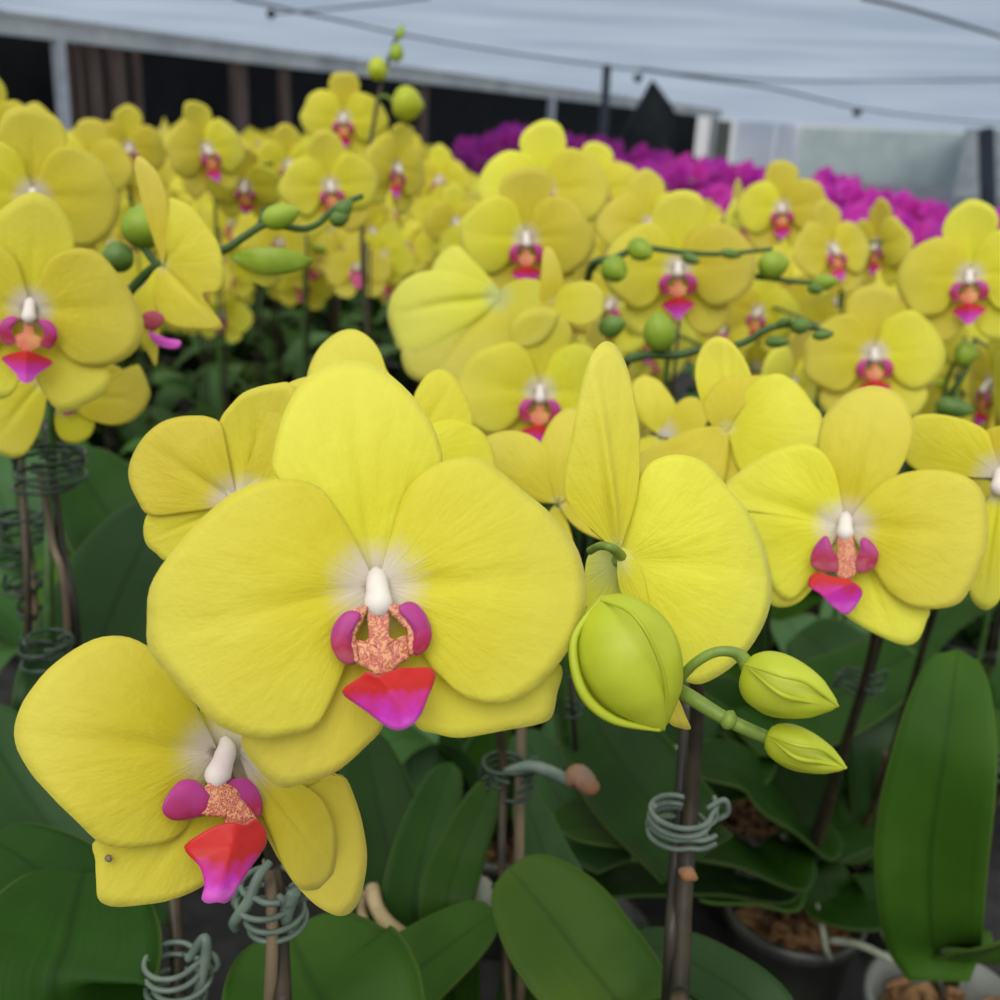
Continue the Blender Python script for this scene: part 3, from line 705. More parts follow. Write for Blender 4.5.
Elip = [
 ('side_lobe', [(826,536),(816,545),(811,556),(812,566),(822,571),(836,572),(838,560),(832,548)], .085, (825,556), dict(rim=-.2)),
 ('side_lobe', [(862,538),(870,541),(878,552),(876,564),(868,571),(858,572),(856,562),(860,550)], .085, (867,556), dict(rim=-.2)),
 ('callus', [(838,534),(838,552),(834,566),(838,576),(846,580),(856,574),(858,560),(854,546),(852,534)], .07, (846,556), dict(ripple=.03)),
 ('lip', [(810,576),(818,573),(830,576),(840,578),(850,580),(862,590),(858,602),(850,612),(843,614),(832,606),(820,594),(808,586)], .11, (836,590), dict(keel=.35)),
]
traced(pE, 846, 524, .405, -3, 4, 265, Epet, Elip)
base = pE.location + Vector((.0, 0, .10))
stem_path(pE, [base, P(806, 880, .80), P(826, 820, .76), P(850, 730, .70), P(872, 650, .62), P(876, 600, .52), P(855, 545, .43)], .0030, .002, 'stem_dark')
mb = MB(); tube(mb, [base + Vector((-.012, 0, 0)), P(806, 860, .81), P(866, 680, .71), P(880, 630, .68)], [.0038, .0036], 8, 24); wmesh(pE, 'stake', mb, [M['stake']])
ring_clip(pE, P(858, 684, .69), Vector((.2, 0, 1)).normalized(), .010, 'clip_dark', 3, 6)

# --- plant G: right edge
qG = on_z(852, 878, RIM_Z); pG = new_plant('orchid', 'yellow orchid flower with overlapping pale petals cut by the picture edge', qG.x + .07, qG.y + .07)
add_pot(pG)
Gpet = [
 ('petal', [(990,470),(960,470),(930,475),(905,460),(905,435),(912,418),(930,414),(950,416),(968,421),(984,429),(990,440)], .02, dict(bow=.07, rim=-.03, ripple=.012)),
 ('petal', [(1000,480),(985,480),(950,478),(930,470),(940,462),(960,448),(980,434),(1000,426),(1030,425),(1050,450)], -.0, dict(bow=.07, mat='yellow')),
 ('sepal', [(1004,480),(1000,500),(985,505),(977,530),(972,560),(970,588),(974,602),(986,610),(1000,600),(1014,570),(1020,520)], .02, dict(bow=.06, groove=.02)),
 ('petal', [(1004,480),(1030,470),(1080,480),(1090,540),(1040,560),(1010,520)], .02, dict(bow=.07)),
]
traced(pG, 1002, 478, .42, -10, 0, 260, Gpet, None)
base = pG.location + Vector((.0, 0, .10))
stem_path(pG, [base, P(852, 866, .90), P(880, 790, .84), P(908, 700, .77), P(934, 612, .68), P(965, 540, .52), P(1000, 490, .45)], .0032, .002, 'stem_dark')
mb = MB(); tube(mb, [base + Vector((-.008, 0, 0)), P(868, 850, .9), P(886, 752, .84)], [.003, .0026], 8, 24); wmesh(pG, 'stake', mb, [M['stake_tan']])

# --- plant in the milky pot at the right corner (only its stem and leaves are in the picture)
qR = on_z(908, 985, RIM_Z); pR = new_plant('orchid', 'orchid in milky pot with broad upright leaf, thin dark stem leaning right', qR.x, qR.y)
add_pot(pR, 'pot_clear')
base = pR.location + Vector((.005, 0, .10))
stem_path(pR, [base, P(926, 955, .72), P(945, 890, .68), P(972, 850, .64), P(1000, 790, .60), P(1040, 690, .55)], .0026, .002, 'stem_dark')
ring_clip(pR, P(1000, 770, .60), Vector((.2, 0, 1)).normalized(), .008, 'clip_dark', 3, 6)

# --- plant F between D and E
pF = new_plant('orchid', 'yellow orchid with folded bright petal and broad pale petal behind the frontal right flower', .25, .83)
add_pot(pF)
Fpet = [
 ('sepal', [(728,426),(712,418),(700,395),(696,370),(703,348),(716,338),(730,341),(742,355),(750,372),(752,390),(744,410)], -.01, dict(bow=-.05, rim=.10, groove=-.03)),
 ('petal', [(728,430),(712,425),(704,410),(710,392),(722,380),(738,376),(752,376),(768,377),(745,400)], .02, dict(bow=.08)),
 ('petal', [(730,430),(738,412),(748,392),(762,380),(778,375),(790,379),(802,389),(813,404),(821,415),(822,440),(800,470),(770,490),(740,470)], .012, dict(bow=.09, rim=-.04, ripple=.012)),
 ('petal', [(728,430),(705,428),(685,434),(665,443),(640,455),(640,480),(680,500),(720,490)], .012, dict(bow=.08, rim=-.04)),
 ('sepal', [(728,430),(740,470),(750,520),(730,540),(705,520),(710,470)], -.01, dict()),
]
traced(pF, 728, 428, .47, -10, 12, 230, Fpet, None, col=False, ymat='yellow_plain')
spike(pF, [(760, 560, .70), (745, 480, .58), (730, 435, .50)], 'stem', (.003, .002))
# flower I behind between A and D, on plant D2
pI = new_plant('orchid', 'yellow orchid with petal tips showing between the big frontal flower and narrow upright sepal', .075, .66)
add_pot(pI)
Ipet = [
 ('petal', [(555,500),(530,500),(500,480),(480,455),(482,440),(492,434),(510,431),(528,435),(542,445),(553,462),(560,480)], .01, dict(bow=.07, rim=-.04)),
 ('sepal', [(556,500),(545,470),(540,450),(544,435),(552,420),(563,410),(576,408),(590,420),(590,450),(575,490)], .02, dict(bow=.07, rim=-.04, keel=.1)),
 ('petal', [(560,500),(590,470),(620,470),(640,500),(620,540),(580,530)], .01, dict()),
 ('sepal', [(555,505),(540,540),(550,580),(575,570),(570,530)], -.01, dict()),
]
traced(pI, 558, 503, .45, 0, 8, 220, Ipet, None, col=False, ymat='yellow_plain')
spike(pI, [(560, 680, .58), (570, 580, .53), (562, 510, .48)], 'stem', (.003, .002))
# flower J: right of D's tall sepal, its back petals
Jpet = [
 ('petal', [(656,432),(640,420),(632,400),(632,384),(643,375),(658,380),(668,392),(676,406),(680,425),(670,436)], .01, dict(bow=.06, rim=-.06, groove=.03)),
 ('petal', [(660,434),(668,415),(682,400),(696,398),(706,408),(706,425),(690,440)], .01, dict(bow=.06, mat='yellow')),
 ('sepal', [(658,436),(640,440),(632,455),(645,470),(670,465),(675,445)], -.01, dict()),
]
traced(pF, 660, 436, .56, 5, 10, 180, Jpet, None, col=False, ymat='yellow_plain')

# --- left plants
pL = new_plant('orchid', 'yellow orchid with magenta lipped flowers and budding green stem arching over', -.27, .56)
add_pot(pL)
place_flower(pL, 30, 308, 218, -4, -2, 2, 11, .47)
pet3 = [
 ('sepal', [(166,252),(158,248),(146,214),(139,190),(134,165),(138,156),(148,162),(160,177),(167,201),(168,231)], .02, dict(bow=.02, keel=.12)),
 ('petal', [(164,262),(165,230),(168,200),(178,200),(192,208),(208,228),(219,245),(222,269),(195,278),(172,266)], .0, dict(bow=.08, rim=-.04, groove=.03)),
 ('petal', [(162,265),(190,268),(222,264),(222,290),(205,296),(223,327),(200,330),(172,325),(155,300)], .005, dict(bow=.07, groove=.04)),
 ('sepal', [(160,268),(146,285),(134,310),(136,335),(148,352),(156,366),(160,340),(163,300)], -.01, dict(bow=.05)),
]
lip3 = [('side_lobe', [(143,325),(142,315),(152,311),(163,315),(163,322),(152,330)], .03, (152,320), dict(rim=-.2)),
        ('lip', [(148,332),(156,334),(166,338),(180,341),(178,348),(166,348),(156,344)], .05, (162,340), dict(keel=.2))]
traced(pL, 163, 266, .50, -25, 0, 200, pet3, lip3, col=False, ymat='yellow_plain')
pet4 = [
 ('sepal', [(62,395),(84,396),(106,384),(124,372),(138,365),(148,385),(150,396),(143,410),(130,421),(114,425),(96,422),(76,412)], .01, dict(bow=.06, groove=.02, base=(60,395))),
 ('sepal', [(60,398),(76,412),(94,420),(90,436),(76,443),(60,438),(54,420)], .0, dict(bow=.05, base=(60,396))),
 ('petal', [(60,395),(70,370),(100,362),(124,372),(110,390),(84,398)], -.02, dict(bow=.05, base=(60,395))),
]
traced(pL, 62, 396, .56, 10, 0, 190, pet4, [('side_lobe', [(60,398),(66,394),(76,402),(74,412),(64,414)], .04, (68,404), {})], col=False)
pet5 = [
 ('petal', [(48,372),(30,380),(8,392),(-20,400),(-30,440),(-5,452),(20,457),(36,440),(46,410)], .0, dict(bow=.08, groove=.03, base=(50,372))),
 ('petal', [(46,372),(30,360),(0,372),(-30,372),(-30,400),(0,392),(30,380)], .01, dict(bow=.05)),
]
traced(pL, 50, 372, .55, -10, 0, 190, pet5, None, col=False)
gstem = [P(50, 640, .60), P(52, 480, .60), P(56, 395, .58), P(88, 340, .56), P(128, 293, .54), P(157, 266, .53), P(190, 258, .53), P(224, 250, .53), P(244, 237, .53), P(268, 224, .53), P(300, 229, .54), P(318, 224, .54), P(335, 208, .54), P(362, 196, .55)]
stem_path(pL, [crown(pL)] + gstem, .0030, .0014, 'stem')
base = pL.location + Vector((.01, 0, .09))
mb = MB(); tube(mb, [base, P(78, 660, .60), P(60, 540, .60), P(46, 420, .60)], [.0026, .0028], 8, 20); wmesh(pL, 'stake', mb, [M['stake']])
mb = MB(); tube(mb, [base - Vector((.012, 0, 0)), P(68, 640, .59), P(52, 540, .59), P(40, 470, .59)], [.0020, .0020], 8, 20); wmesh(pL, 'stake', mb, [M['stake_tan']])
ring_clip(pL, P(48, 468, .58), Vector((0, 0, 1)), .013, 'clip_dark', 5, 3)
ring_clip(pL, P(46, 650, .58), Vector((0, 0, 1)), .009, 'clip_dark', 4, 8)
for a, b, w, mt in (((141, 248, .53), (146, 203, .53), 42, 'bud_far'), ((130, 252, .53), (103, 264, .52), 30, 'bud_dark'),
                    ((262, 222, .53), (300, 210, .53), 24, 'bud_far'), ((336, 216, .54), (352, 200, .54), 16, 'bud_dark'), ((330, 222, .54), (350, 214, .54), 16, 'bud_dark')):
    add_bud(pL, a, b, w, mt)
stalk_r = .0012
mb = MB(); tube(mb, [P(157, 266, .53), P(150, 256, .53), P(143, 246, .53)], .002, 8); tube(mb, [P(255, 232, .53), P(262, 218, .53), P(264, 208, .53)], .0014, 8); wmesh(pL, 'bud_stalk', mb, [M['stem']])
# half open bud with yellow and green tepals
mb = MB(); mb.add(*patch([(0, 0), (.25, .10), (.6, .13), (.9, .05), (1, -.02), (.8, -.14), (.45, -.20), (.15, -.12)], (0, 0), 40, 8, 0, bow=.25)); C_, m_ = frame(232, 256, .53); mb.xf(lambda p: C_ + m_ @ (p * 80 / F * .53) - Vector())
wmesh(pL, 'opening_bud', mb, [M['bud_far']], .0008)
mb = MB(); mb.add(*patch([(0, 0), (.2, .06), (.45, -.06), (.62, -.22), (.42, -.34), (.2, -.22)], (0, 0), 40, 8, 0, bow=.15)); C_, m_ = frame(232, 258, .532); mb.xf(lambda p: C_ + m_ @ (p * 80 / F * .53) - Vector())
wmesh(pL, 'opening_bud', mb, [M['yellow']], .0008)

pL2 = new_plant('orchid', 'yellow orchid with wide pale flower above and behind magenta lipped left flower', -.36, .69)
add_pot(pL2)
place_flower(pL2, 33, 196, 176, 0, 0, 0, 12, .62)
place_flower(pL2, -30, 180, 150, 10, 0, 0, 13, .7)
stem_path(pL2, [crown(pL2), P(28, 640, .68), P(22, 480, .68), P(20, 330, .67), P(33, 215, .65)], .0028, .0018, 'stem_dark')
mb = MB(); tube(mb, [pL2.location + Vector((.012, 0, .09)), P(38, 660, .70), P(26, 520, .70), P(20, 490, .70)], .0022, 8); wmesh(pL2, 'stake', mb, [M['stake_tan']])
ring_clip(pL2, P(24, 525, .69), Vector((0, 0, 1)), .011, 'clip_dark', 5, 13)
for k in range(3): ring_clip(pL2, P(10 + 14 * k, 560 + 26 * k, .69), Vector((0, 0, 1)), .008, 'clip_dark', 2, 20 + k)

# ================================================================== leaves of the near plants
LV = [
 (pB, [(60, 1010, .40), (68, 940, .41), (84, 872, .44)], 190, 'leaf', .25),
 (pC, [(90, 960, .42), (60, 890, .44), (-10, 838, .46)], 110, 'leaf', .55),
 (pC, [(120, 930, .50), (70, 860, .52), (10, 770, .54), (-30, 710, .56)], 112, 'leaf_grey', .45),
 (pL, [(70, 720, .58), (100, 640, .62), (135, 560, .66), (165, 505, .70)], 118, 'leaf_grey', .35),
 (pL, [(150, 640, .66), (120, 540, .70), (85, 480, .72), (60, 462, .74)], 92, 'leaf', .4),
 (pB, [(330, 1030, .40), (310, 980, .41), (288, 930, .44)], 185, 'leaf_bright', .3),
 (pA, [(370, 1010, .50), (425, 965, .50), (497, 912, .50)], 80, 'leaf_bright', .6),
 (pA, [(622, 1020, .44), (575, 950, .45), (540, 905, .46), (508, 868, .47)], 118, 'leaf_tipped', .35),
 (pA, [(400, 920, .58), (385, 840, .60), (362, 730, .64)], 92, 'leaf', .35),
 (pA, [(414, 920, .56), (426, 840, .58), (452, 762, .60)], 62, 'leaf', .2),
 (pA, [(446, 912, .53), (462, 850, .55), (496, 776, .56)], 54, 'leaf_bright', .15),
 (pA, [(560, 910, .52), (546, 860, .54), (522, 790, .56)], 56, 'leaf_grey', .3),
 (pI, [(690, 850, .60), (640, 790, .62), (600, 730, .64), (575, 665, .66)], 105, 'leaf', .45),
 (pI, [(600, 840, .64), (560, 800, .66), (520, 730, .70)], 70, 'leaf_grey', .4),
 (pE, [(775, 872, .76), (700, 838, .68), (630, 826, .64), (556, 830, .60)], 84, 'leaf', .75),
 (pE, [(775, 893, .76), (700, 882, .70), (630, 884, .66), (566, 896, .62)], 46, 'leaf_grey', .9),
 (pE, [(785, 902, .76), (745, 897, .72), (700, 900, .68)], 34, 'leaf_bright', .9),
 (pE, [(800, 850, .84), (835, 840, .86), (915, 815, .88)], 52, 'leaf_grey', .8),
 (pG, [(840, 830, .86), (790, 770, .84), (740, 720, .82), (690, 700, .8)], 84, 'leaf', .5),
 (pG, [(880, 830, .90), (850, 740, .88), (830, 660, .90), (800, 632, .94)], 96, 'leaf_grey', .3),
 (pG, [(905, 850, .88), (900, 760, .86), (890, 690, .88), (870, 640, .9)], 100, 'leaf_grey', .3),
 (pE, [(810, 840, .80), (770, 800, .76), (730, 770, .74), (690, 770, .72)], 66, 'leaf', .7),
 (pR, [(935, 950, .60), (930, 860, .56), (945, 750, .54), (958, 650, .56)], 104, 'leaf_bright', .1),
 (pR, [(960, 960, .62), (990, 950, .58), (1040, 930, .54)], 70, 'leaf_bright', .8),
 (pD, [(770, 1030, .48), (700, 968, .50), (630, 940, .52)], 60, 'leaf_grey', .6),
 (pD, [(640, 1060, .42), (660, 1030, .43), (600, 1000, .44)], 90, 'leaf', .6),
 (pF, [(780, 720, .80), (850, 690, .84), (930, 640, .9)], 90, 'leaf', .5),
 (pF, [(720, 760, .78), (660, 720, .80), (600, 700, .84)], 90, 'leaf', .5),
 (pE, [(830, 900, .80), (870, 905, .78), (900, 880, .80)], 60, 'leaf', .8),
]
for root, px, w, mt, up in LV:
    add_leaf(root, px, w, mt, up)
# aerial roots and bits of bark around the pots
def root_tube(root, px, r=.0022, mat='root'):
    mb = MB(); tube(mb, [P(*q) for q in px], r, 8, 30); return wmesh(root, 'aerial_root', mb, [M[mat]])
root_tube(pE, [(815, 900, .80), (822, 925, .78), (826, 948, .78), (830, 958, .79)])
root_tube(pE, [(830, 940, .78), (860, 945, .76), (900, 962, .75), (930, 955, .76), (945, 938, .78)], .0028)
root_tube(pR, [(855, 912, .80), (876, 922, .78), (888, 940, .77), (900, 955, .77)], .0026)
root_tube(pE, [(778, 862, .84), (778, 842, .84), (795, 834, .84), (812, 838, .84), (820, 850, .85)], .0026)
root_tube(pE, [(825, 910, .8), (850, 918, .8), (880, 912, .8), (905, 898, .81), (900, 882, .82), (870, 886, .83)], .0026, 'root_tan')
root_tube(pR, [(930, 936, .72), (955, 935, .72), (978, 938, .72)], .0018)
root_tube(pB, [(372, 888, .56), (376, 905, .55), (386, 922, .54), (402, 935, .54)], .004, 'root_tan')
root_tube(pB, [(362, 930, .55), (375, 945, .54), (392, 945, .54), (400, 938, .55)], .0045, 'root_tan')
root_tube(pB, [(366, 892, .56), (362, 910, .56), (368, 932, .55)], .0026, 'root_tan')
root_tube(pB, [(345, 920, .55), (350, 945, .54), (362, 960, .54)], .0018)
# pale dead bits between the leaves
for rt, q in ((pA, [(478, 862, .56), (470, 880, .555), (484, 900, .55), (496, 896, .555)]), (pI, [(560, 728, .72), (580, 745, .71), (600, 755, .70)]), (pI, [(674, 748, .68), (676, 765, .67), (682, 775, .67)])):
    mb = MB(); tube(mb, [P(*p) for p in q], [.003, .008, .009, .003], 8, 16); wmesh(rt, 'dead_sheath', mb, [M['root']])

# ================================================================== middle distance
def mid_plant(label, px, flowers, depth=None, stake=True, leaves=True, name='orchid', stem='stem'):
    """flowers: (cx, cy, w, yaw, pitch, roll, seed[, back])"""
    big = max(flowers, key=lambda f: f[2]); d = depth or .104 * F / big[2]
    xs = sum(f[0] for f in flowers) / len(flowers)
    q = P(xs if px is None else px, big[1], d + .10)
    root = new_plant(name, label, q.x, q.y); add_pot(root)
    cs = []
    for f in flowers:
        C, m, size, dd = place_flower(root, *f[:7], back=(len(f) > 7 and f[7]))
        cs.append(C - m.col[2] * size * .22 + Vector((0, 0, .004)))
    c = crown(root); cs.sort(key=lambda v: v.z)
    low = cs[0]
    pts = [c, c.lerp(Vector((c.x, c.y, low.z)), .5), Vector((c.x, c.y, low.z - .03))] + cs
    stem_path(root, pts, .0028, .0016, stem)
    add_stake(root, Vector((c.x + .006, c.y, min(low.z, c.z + .42))))
    if leaves: add_leafset(root, int(xs) % 5)
    return root
mid_plant('yellow orchid with wide frontal flower, magenta ringed lip, below another like it', 520, [(540, 392, 170, 2, 0, 2, 21), (600, 380, 120, 60, 0, 0, 22)], .70)
mC = mid_plant('yellow orchid topmost of the central ones, three flowers stacked', 520, [(526, 238, 142, 4, 0, 0, 23), (543, 190, 134, 0, 10, 0, 24)], .80)
pK = new_plant('orchid', 'greenish yellow orchid flower seen partly from behind, beside central frontal flower', -.02, .80)
add_pot(pK); add_leafset(pK, 1)
Kpet = [
 ('sepal', [(500,296),(470,300),(440,300),(432,285),(432,266),(440,253),(450,246),(460,247),(470,258),(486,274)], -.01, dict(bow=.05, rim=-.05)),
 ('petal', [(500,296),(480,282),(450,273),(425,273),(405,281),(391,296),(386,314),(391,332),(400,350),(425,352),(460,335),(490,312)], .01, dict(bow=.10, rim=-.05, groove=.05, ripple=.02)),
 ('petal', [(500,296),(478,322),(440,336),(405,348),(403,365),(412,378),(436,384),(470,380),(500,360),(520,330),(512,305)], .0, dict(bow=.08, rim=-.05, groove=.04, ripple=.02)),
 ('sepal', [(500,296),(520,280),(545,285),(560,310),(545,340),(515,345)], -.01, dict(bow=.06)),
]
traced(pK, 498, 297, .66, -10, 14, 165, Kpet, None, col=False, ymat='yellow_back')
spike(pK, [(490, 420, .72), (492, 340, .70), (498, 305, .68)], 'stem', (.003, .002))
traced(pK, 552, 300, .60, 10, 0, 90, [('sepal', [(540,300),(541,275),(543,252),(549,247),(556,256),(562,274),(564,290),(560,302),(550,306)], 0, dict(keel=.1, bow=.05)), ('petal', [(550,302),(566,285),(590,282),(604,296),(600,318),(575,325)], -.01, dict(bow=.08))], None, col=False, ymat='yellow_plain')
mR = mid_plant('yellow orchid with coral lipped flower just under a dark budding stem', 677, [(678, 268, 152, 0, 4, 0, 26), (650, 225, 110, 20, 10, 0, 27)], .78)
mid_plant('yellow orchid with rounded frontal flower and coral lip behind the right foreground flower', 880, [(874, 354, 142, 4, 6, 0, 28), (760, 312, 90, -30, 0, 10, 29)], .80)
mid_plant('yellow orchid with flat open flower nearest the end of purple row', 975, [(970, 276, 146, -4, 6, 0, 30), (940, 330, 100, -50, 0, 20, 31)], .80)
mid_plant('yellow orchid whose narrow petal stands upright against purple flowers', 745, [(782, 208, 92, 0, 5, 0, 32), (740, 222, 80, 70, 0, 0, 33)], 1.2)
mid_plant('yellow orchid with crumpled sideways flowers in the gap before purple row', 840, [(832, 250, 98, 40, 10, 0, 34), (878, 245, 88, -45, 0, 0, 35)], 1.15)
mid_plant('yellow orchid with dull sideways flower under dark bud cluster', 780, [(790, 385, 120, 60, -10, 10, 36), (650, 330, 100, -20, 0, 0, 37, True)], .95)
mid_plant('yellow orchid with small flowers crowding left of central blooms', 440, [(455, 222, 72, 30, 0, 0, 38), (440, 180, 66, -20, 0, 0, 39), (408, 250, 62, 10, 0, 0, 40), (382, 225, 60, 60, 0, 0, 41), (388, 275, 54, 0, -20, 0, 42)], 1.5)
mid_plant('yellow orchid with flowers tumbling low beside the coral lipped bloom', 610, [(612, 305, 110, -30, 10, 0, 43), (640, 300, 100, 30, -10, 0, 44)], 1.0)
mid_plant('yellow orchid carrying the flowers cut off at upper picture corner', -20, [(-12, 130, 110, 20, 0, 0, 45), (35, 150, 90, -10, 10, 0, 46)], 1.1)
mT = mid_plant('tall yellow orchid whose stem tip with round buds rises above all others', 366, [(344, 118, 88, -8, 0, 0, 47), (396, 168, 90, 45, 0, 15, 48), (330, 186, 102, 10, 0, -6, 49), (372, 232, 70, 30, 0, 10, 50)], 1.22, stem='stem_dark')
stem_path(mT, [P(368, 340, 1.25), P(362, 240, 1.24), P(368, 165, 1.24), P(378, 100, 1.24), P(390, 55, 1.24), P(400, 28, 1.24)], .0028, .0018, 'stem_dark')
for a, b, w in (((378, 80, 1.23), (377, 56, 1.23), 20), ((392, 102, 1.23), (424, 106, 1.23), 34), ((396, 62, 1.23), (397, 42, 1.23), 14), ((399, 40, 1.23), (402, 24, 1.23), 8)):
    add_bud(mT, a, b, w, 'bud' if w > 18 else 'bud_far')
mb = MB(); tube(mb, [P(378, 98, 1.235), P(386, 96, 1.232), P(394, 103, 1.23)], .0018, 6); wmesh(mT, 'bud_stalk', mb, [M['stem_light']])
mid_plant('yellow orchid with wing-like petal spread above coiled green buds', 212, [(205, 150, 96, 35, 10, -10, 51)], 1.25)
mid_plant('yellow orchid with pointed pale petal before the dark wall, pink centre', 290, [(288, 165, 78, 20, 0, 0, 52), (245, 185, 84, -10, -30, 0, 53)], 1.35)
mid_plant('yellow orchid with one rounded upright petal, left of wing-like flower', 128, [(128, 148, 80, 15, 0, 0, 54), (90, 165, 90, -20, 0, 0, 55)], 1.3)
mid_plant('yellow orchid with side-on flower at the picture edge beside frontal coral lipped one', 1010, [(992, 385, 130, -68, 0, 10, 56)], .85)
mid_plant('yellow orchid with pale flower tops beneath the first dark bud stem', 590, [(598, 190, 96, 10, 10, 0, 57), (560, 268, 110, 55, 0, 0, 58)], 1.1)

def bud_stem(root, px, buds, r=(.0030, .0012)):
    stem_path(root, [P(*q) for q in px], r[0], r[1], 'stem')
    for a, b, w, mt in buds: add_bud(root, a, b, w, mt)
bud_stem(mR, [(585, 300, .80), (592, 266, .70), (615, 258, .69), (640, 248, .69), (680, 252, .69), (720, 254, .69), (772, 249, .69)],
    [((630, 244, .69), (652, 256, .68), 22, 'bud_far'), ((606, 262, .69), (624, 278, .68), 26, 'bud_far'), ((682, 256, .69), (700, 262, .68), 10, 'bud_dark'), ((720, 252, .69), (742, 256, .69), 9, 'bud_dark')])
bud_stem(mR, [(700, 330, .85), (735, 276, .74), (760, 277, .74), (800, 282, .74), (835, 283, .74)],
    [((758, 268, .74), (790, 262, .73), 28, 'bud_far'), ((812, 284, .74), (838, 281, .73), 16, 'bud_far'), ((808, 288, .74), (824, 290, .73), 10, 'bud_dark')])
pS = new_plant('orchid', 'orchid with dark green stem of small buds stretching right over yellow petals', .14, .92)
add_pot(pS); add_leafset(pS, 2)
stem_path(pS, [crown(pS), P(600, 460, .72), P(620, 375, .60), P(640, 356, .585), P(676, 355, .58), P(700, 350, .58), P(740, 344, .575), P(770, 328, .57), P(800, 325, .57), P(832, 334, .57)], .0030, .0014, 'stem')
for a, b, w, mt in (((662, 350, .58), (656, 312, .57), 32, 'bud_far'), ((765, 342, .57), (790, 342, .565), 11, 'bud_dark'), ((790, 326, .57), (812, 326, .565), 15, 'bud_dark'), ((812, 336, .57), (834, 334, .565), 9, 'bud_dark'), ((776, 326, .57), (792, 318, .565), 8, 'bud_dark'), ((600, 330, .62), (625, 322, .61), 22, 'bud_dark')):
    add_bud(pS, a, b, w, mt)
bud_stem(mR, [(940, 420, .82), (950, 395, .80), (965, 372, .79), (975, 340, .79)], [((955, 352, .79), (978, 356, .78), 26, 'bud_far'), ((935, 404, .79), (975, 412, .78), 20, 'bud_dark')])

# ================================================================== distant rows
def arch_plant_meshes(seed, col):
    r = random.Random(seed); items = []
    H = r.uniform(.46, .60); out = r.uniform(.12, .20)
    arc = [Vector((0, 0, .11)), Vector((.0, .01, H * .6)), Vector((0, -.01, H * .93)), Vector((.0, -out * .45, H * 1.04)), Vector((0, -out, H)), Vector((0, -out * 1.35, H * .93))]
    mb = MB(); tube(mb, arc, [.0026, .0014], 6, 20); items.append(('flower_stem', mb.mesh('flower_stem', [M['stem_dark']]), Matrix.Identity(4)))
    mb = MB(); tube(mb, [Vector((.01, .006, .09)), Vector((.008, .012, H * .9))], .002, 6, 3); items.append(('stake', mb.mesh('stake', [M['stake']]), Matrix.Identity(4)))
    cp = catmull(arc, 40); nf = 11
    for k in range(nf):
        p = cp[int(13 + k * 2.4)]
        side = 1 if k % 2 else -1
        C = p + Vector((side * r.uniform(.03, .065), -.02, r.uniform(-.03, .03)))
        R = Matrix.Rotation(radians(r.uniform(-15, 15) + side * 28), 3, 'Z') @ Matrix.Rotation(radians(90 + r.uniform(-25, 10)), 3, 'X') @ Matrix.Rotation(radians(r.uniform(-15, 15)), 3, 'Z')
        items.append(('flower', far_flower(r.randrange(6) + 60, col), Matrix.Translation(C) @ R.to_4x4() @ Matrix.Scale(r.uniform(.088, .102), 4)))
    for k in range(2):
        p = cp[36 + k * 3]; b = MB(); tube(b, [p, p + Vector((.012 * (1 if k else -1), -.008, .0)), p + Vector((.02 * (1 if k else -1), -.012, -.004))], [.001, .006, .001], 6, 8)
        items.append(('bud', b.mesh('bud', [M['bud_far']]), Matrix.Identity(4)))
    return items
def build_proto(seed, col, label, group, name='orchid'):
    root = bpy.data.objects.new(name, None); COL.objects.link(root); root['label'] = label; root['category'] = 'orchid'; root['group'] = group
    link('pot', POTS['pot'], root)
    for me in LEAFSETS[seed % 5][:4]: link('leaf', me, root)
    for nm, me, mtx in arch_plant_meshes(seed, col):
        o = link(nm, me, root); o.matrix_basis = mtx
    return root
def copy_plant(root):
    c = root.copy(); COL.objects.link(c)
    for ch in list(root.children):
        q = ch.copy(); COL.objects.link(q); q.parent = c
    return c
Ulab = 'yellow orchid standing in the crowded rows behind, small and blurred'
Plab = 'purple orchid in the band of purple flowers along the far bench'
YP = [build_proto(100 + k, 'yellow', Ulab, GROUP_FAR) for k in range(5)]
PP = [build_proto(200 + k, 'purple', Plab, 'purple orchids on the far bench', 'purple_orchid') for k in range(4)]
ux, vx = Vector((-.28, .96, 0)).normalized(), Vector((.96, .28, 0)).normalized()
def scr(p):
    q = p - CAM; z = q.dot(FW); return 500 + q.dot(RC) / z * F, 500 - q.dot(UC) / z * F, z
used = set(); n_y = n_p = 0
def put_far(protos, kind, pos, tilt, hs):
    i = rnd.randrange(len(protos)); first = (kind, i) not in used; used.add((kind, i))
    o = protos[i] if first else copy_plant(protos[i])
    o.location = pos; o.rotation_euler.z = tilt; o.scale = (1, 1, hs)
    return o
y = 1.02
row = 0
while y < 6.2 and n_y < 205:
    st = .145 + .03 * (y - 1.0)
    x = -.52 * y - .1 + (row % 2) * st / 2
    while x < .50 * y + .1:
        px, py = x + rnd.uniform(-.03, .03), y + rnd.uniform(-.03, .03)
        p = Vector((px, py, BENCH_Z)); v = p.dot(vx); sx, sy, sz = scr(Vector((px, py, 1.35)))
        gap = (340 < sx < 445 and y < 2.6) or (700 < sx < 770 and 1.4 < y < 2.0)
        h = (.92 if sx < 350 else .93) + rnd.uniform(-.08, .06) - (.10 if y < 1.5 else 0)
        top = scr(Vector((px, py, BENCH_Z + .69 * h)))[1]
        cap = 163 + (sx - 450) * .09 if sx > 450 else 116
        if top <= cap: h *= .90; top = scr(Vector((px, py, BENCH_Z + .69 * h)))[1]
        near = y < 1.5 and sx < 450
        if v < 1.55 and not gap and not near and top > cap and all((px - a) ** 2 + (py - b) ** 2 > .0150 for a, b in pots_used):
            pots_used.append((px, py))
            put_far(YP, 'y', p, rnd.uniform(-.8, .8), h); n_y += 1
        x += st
    y += st * .95; row += 1
v = 2.12; k = 0
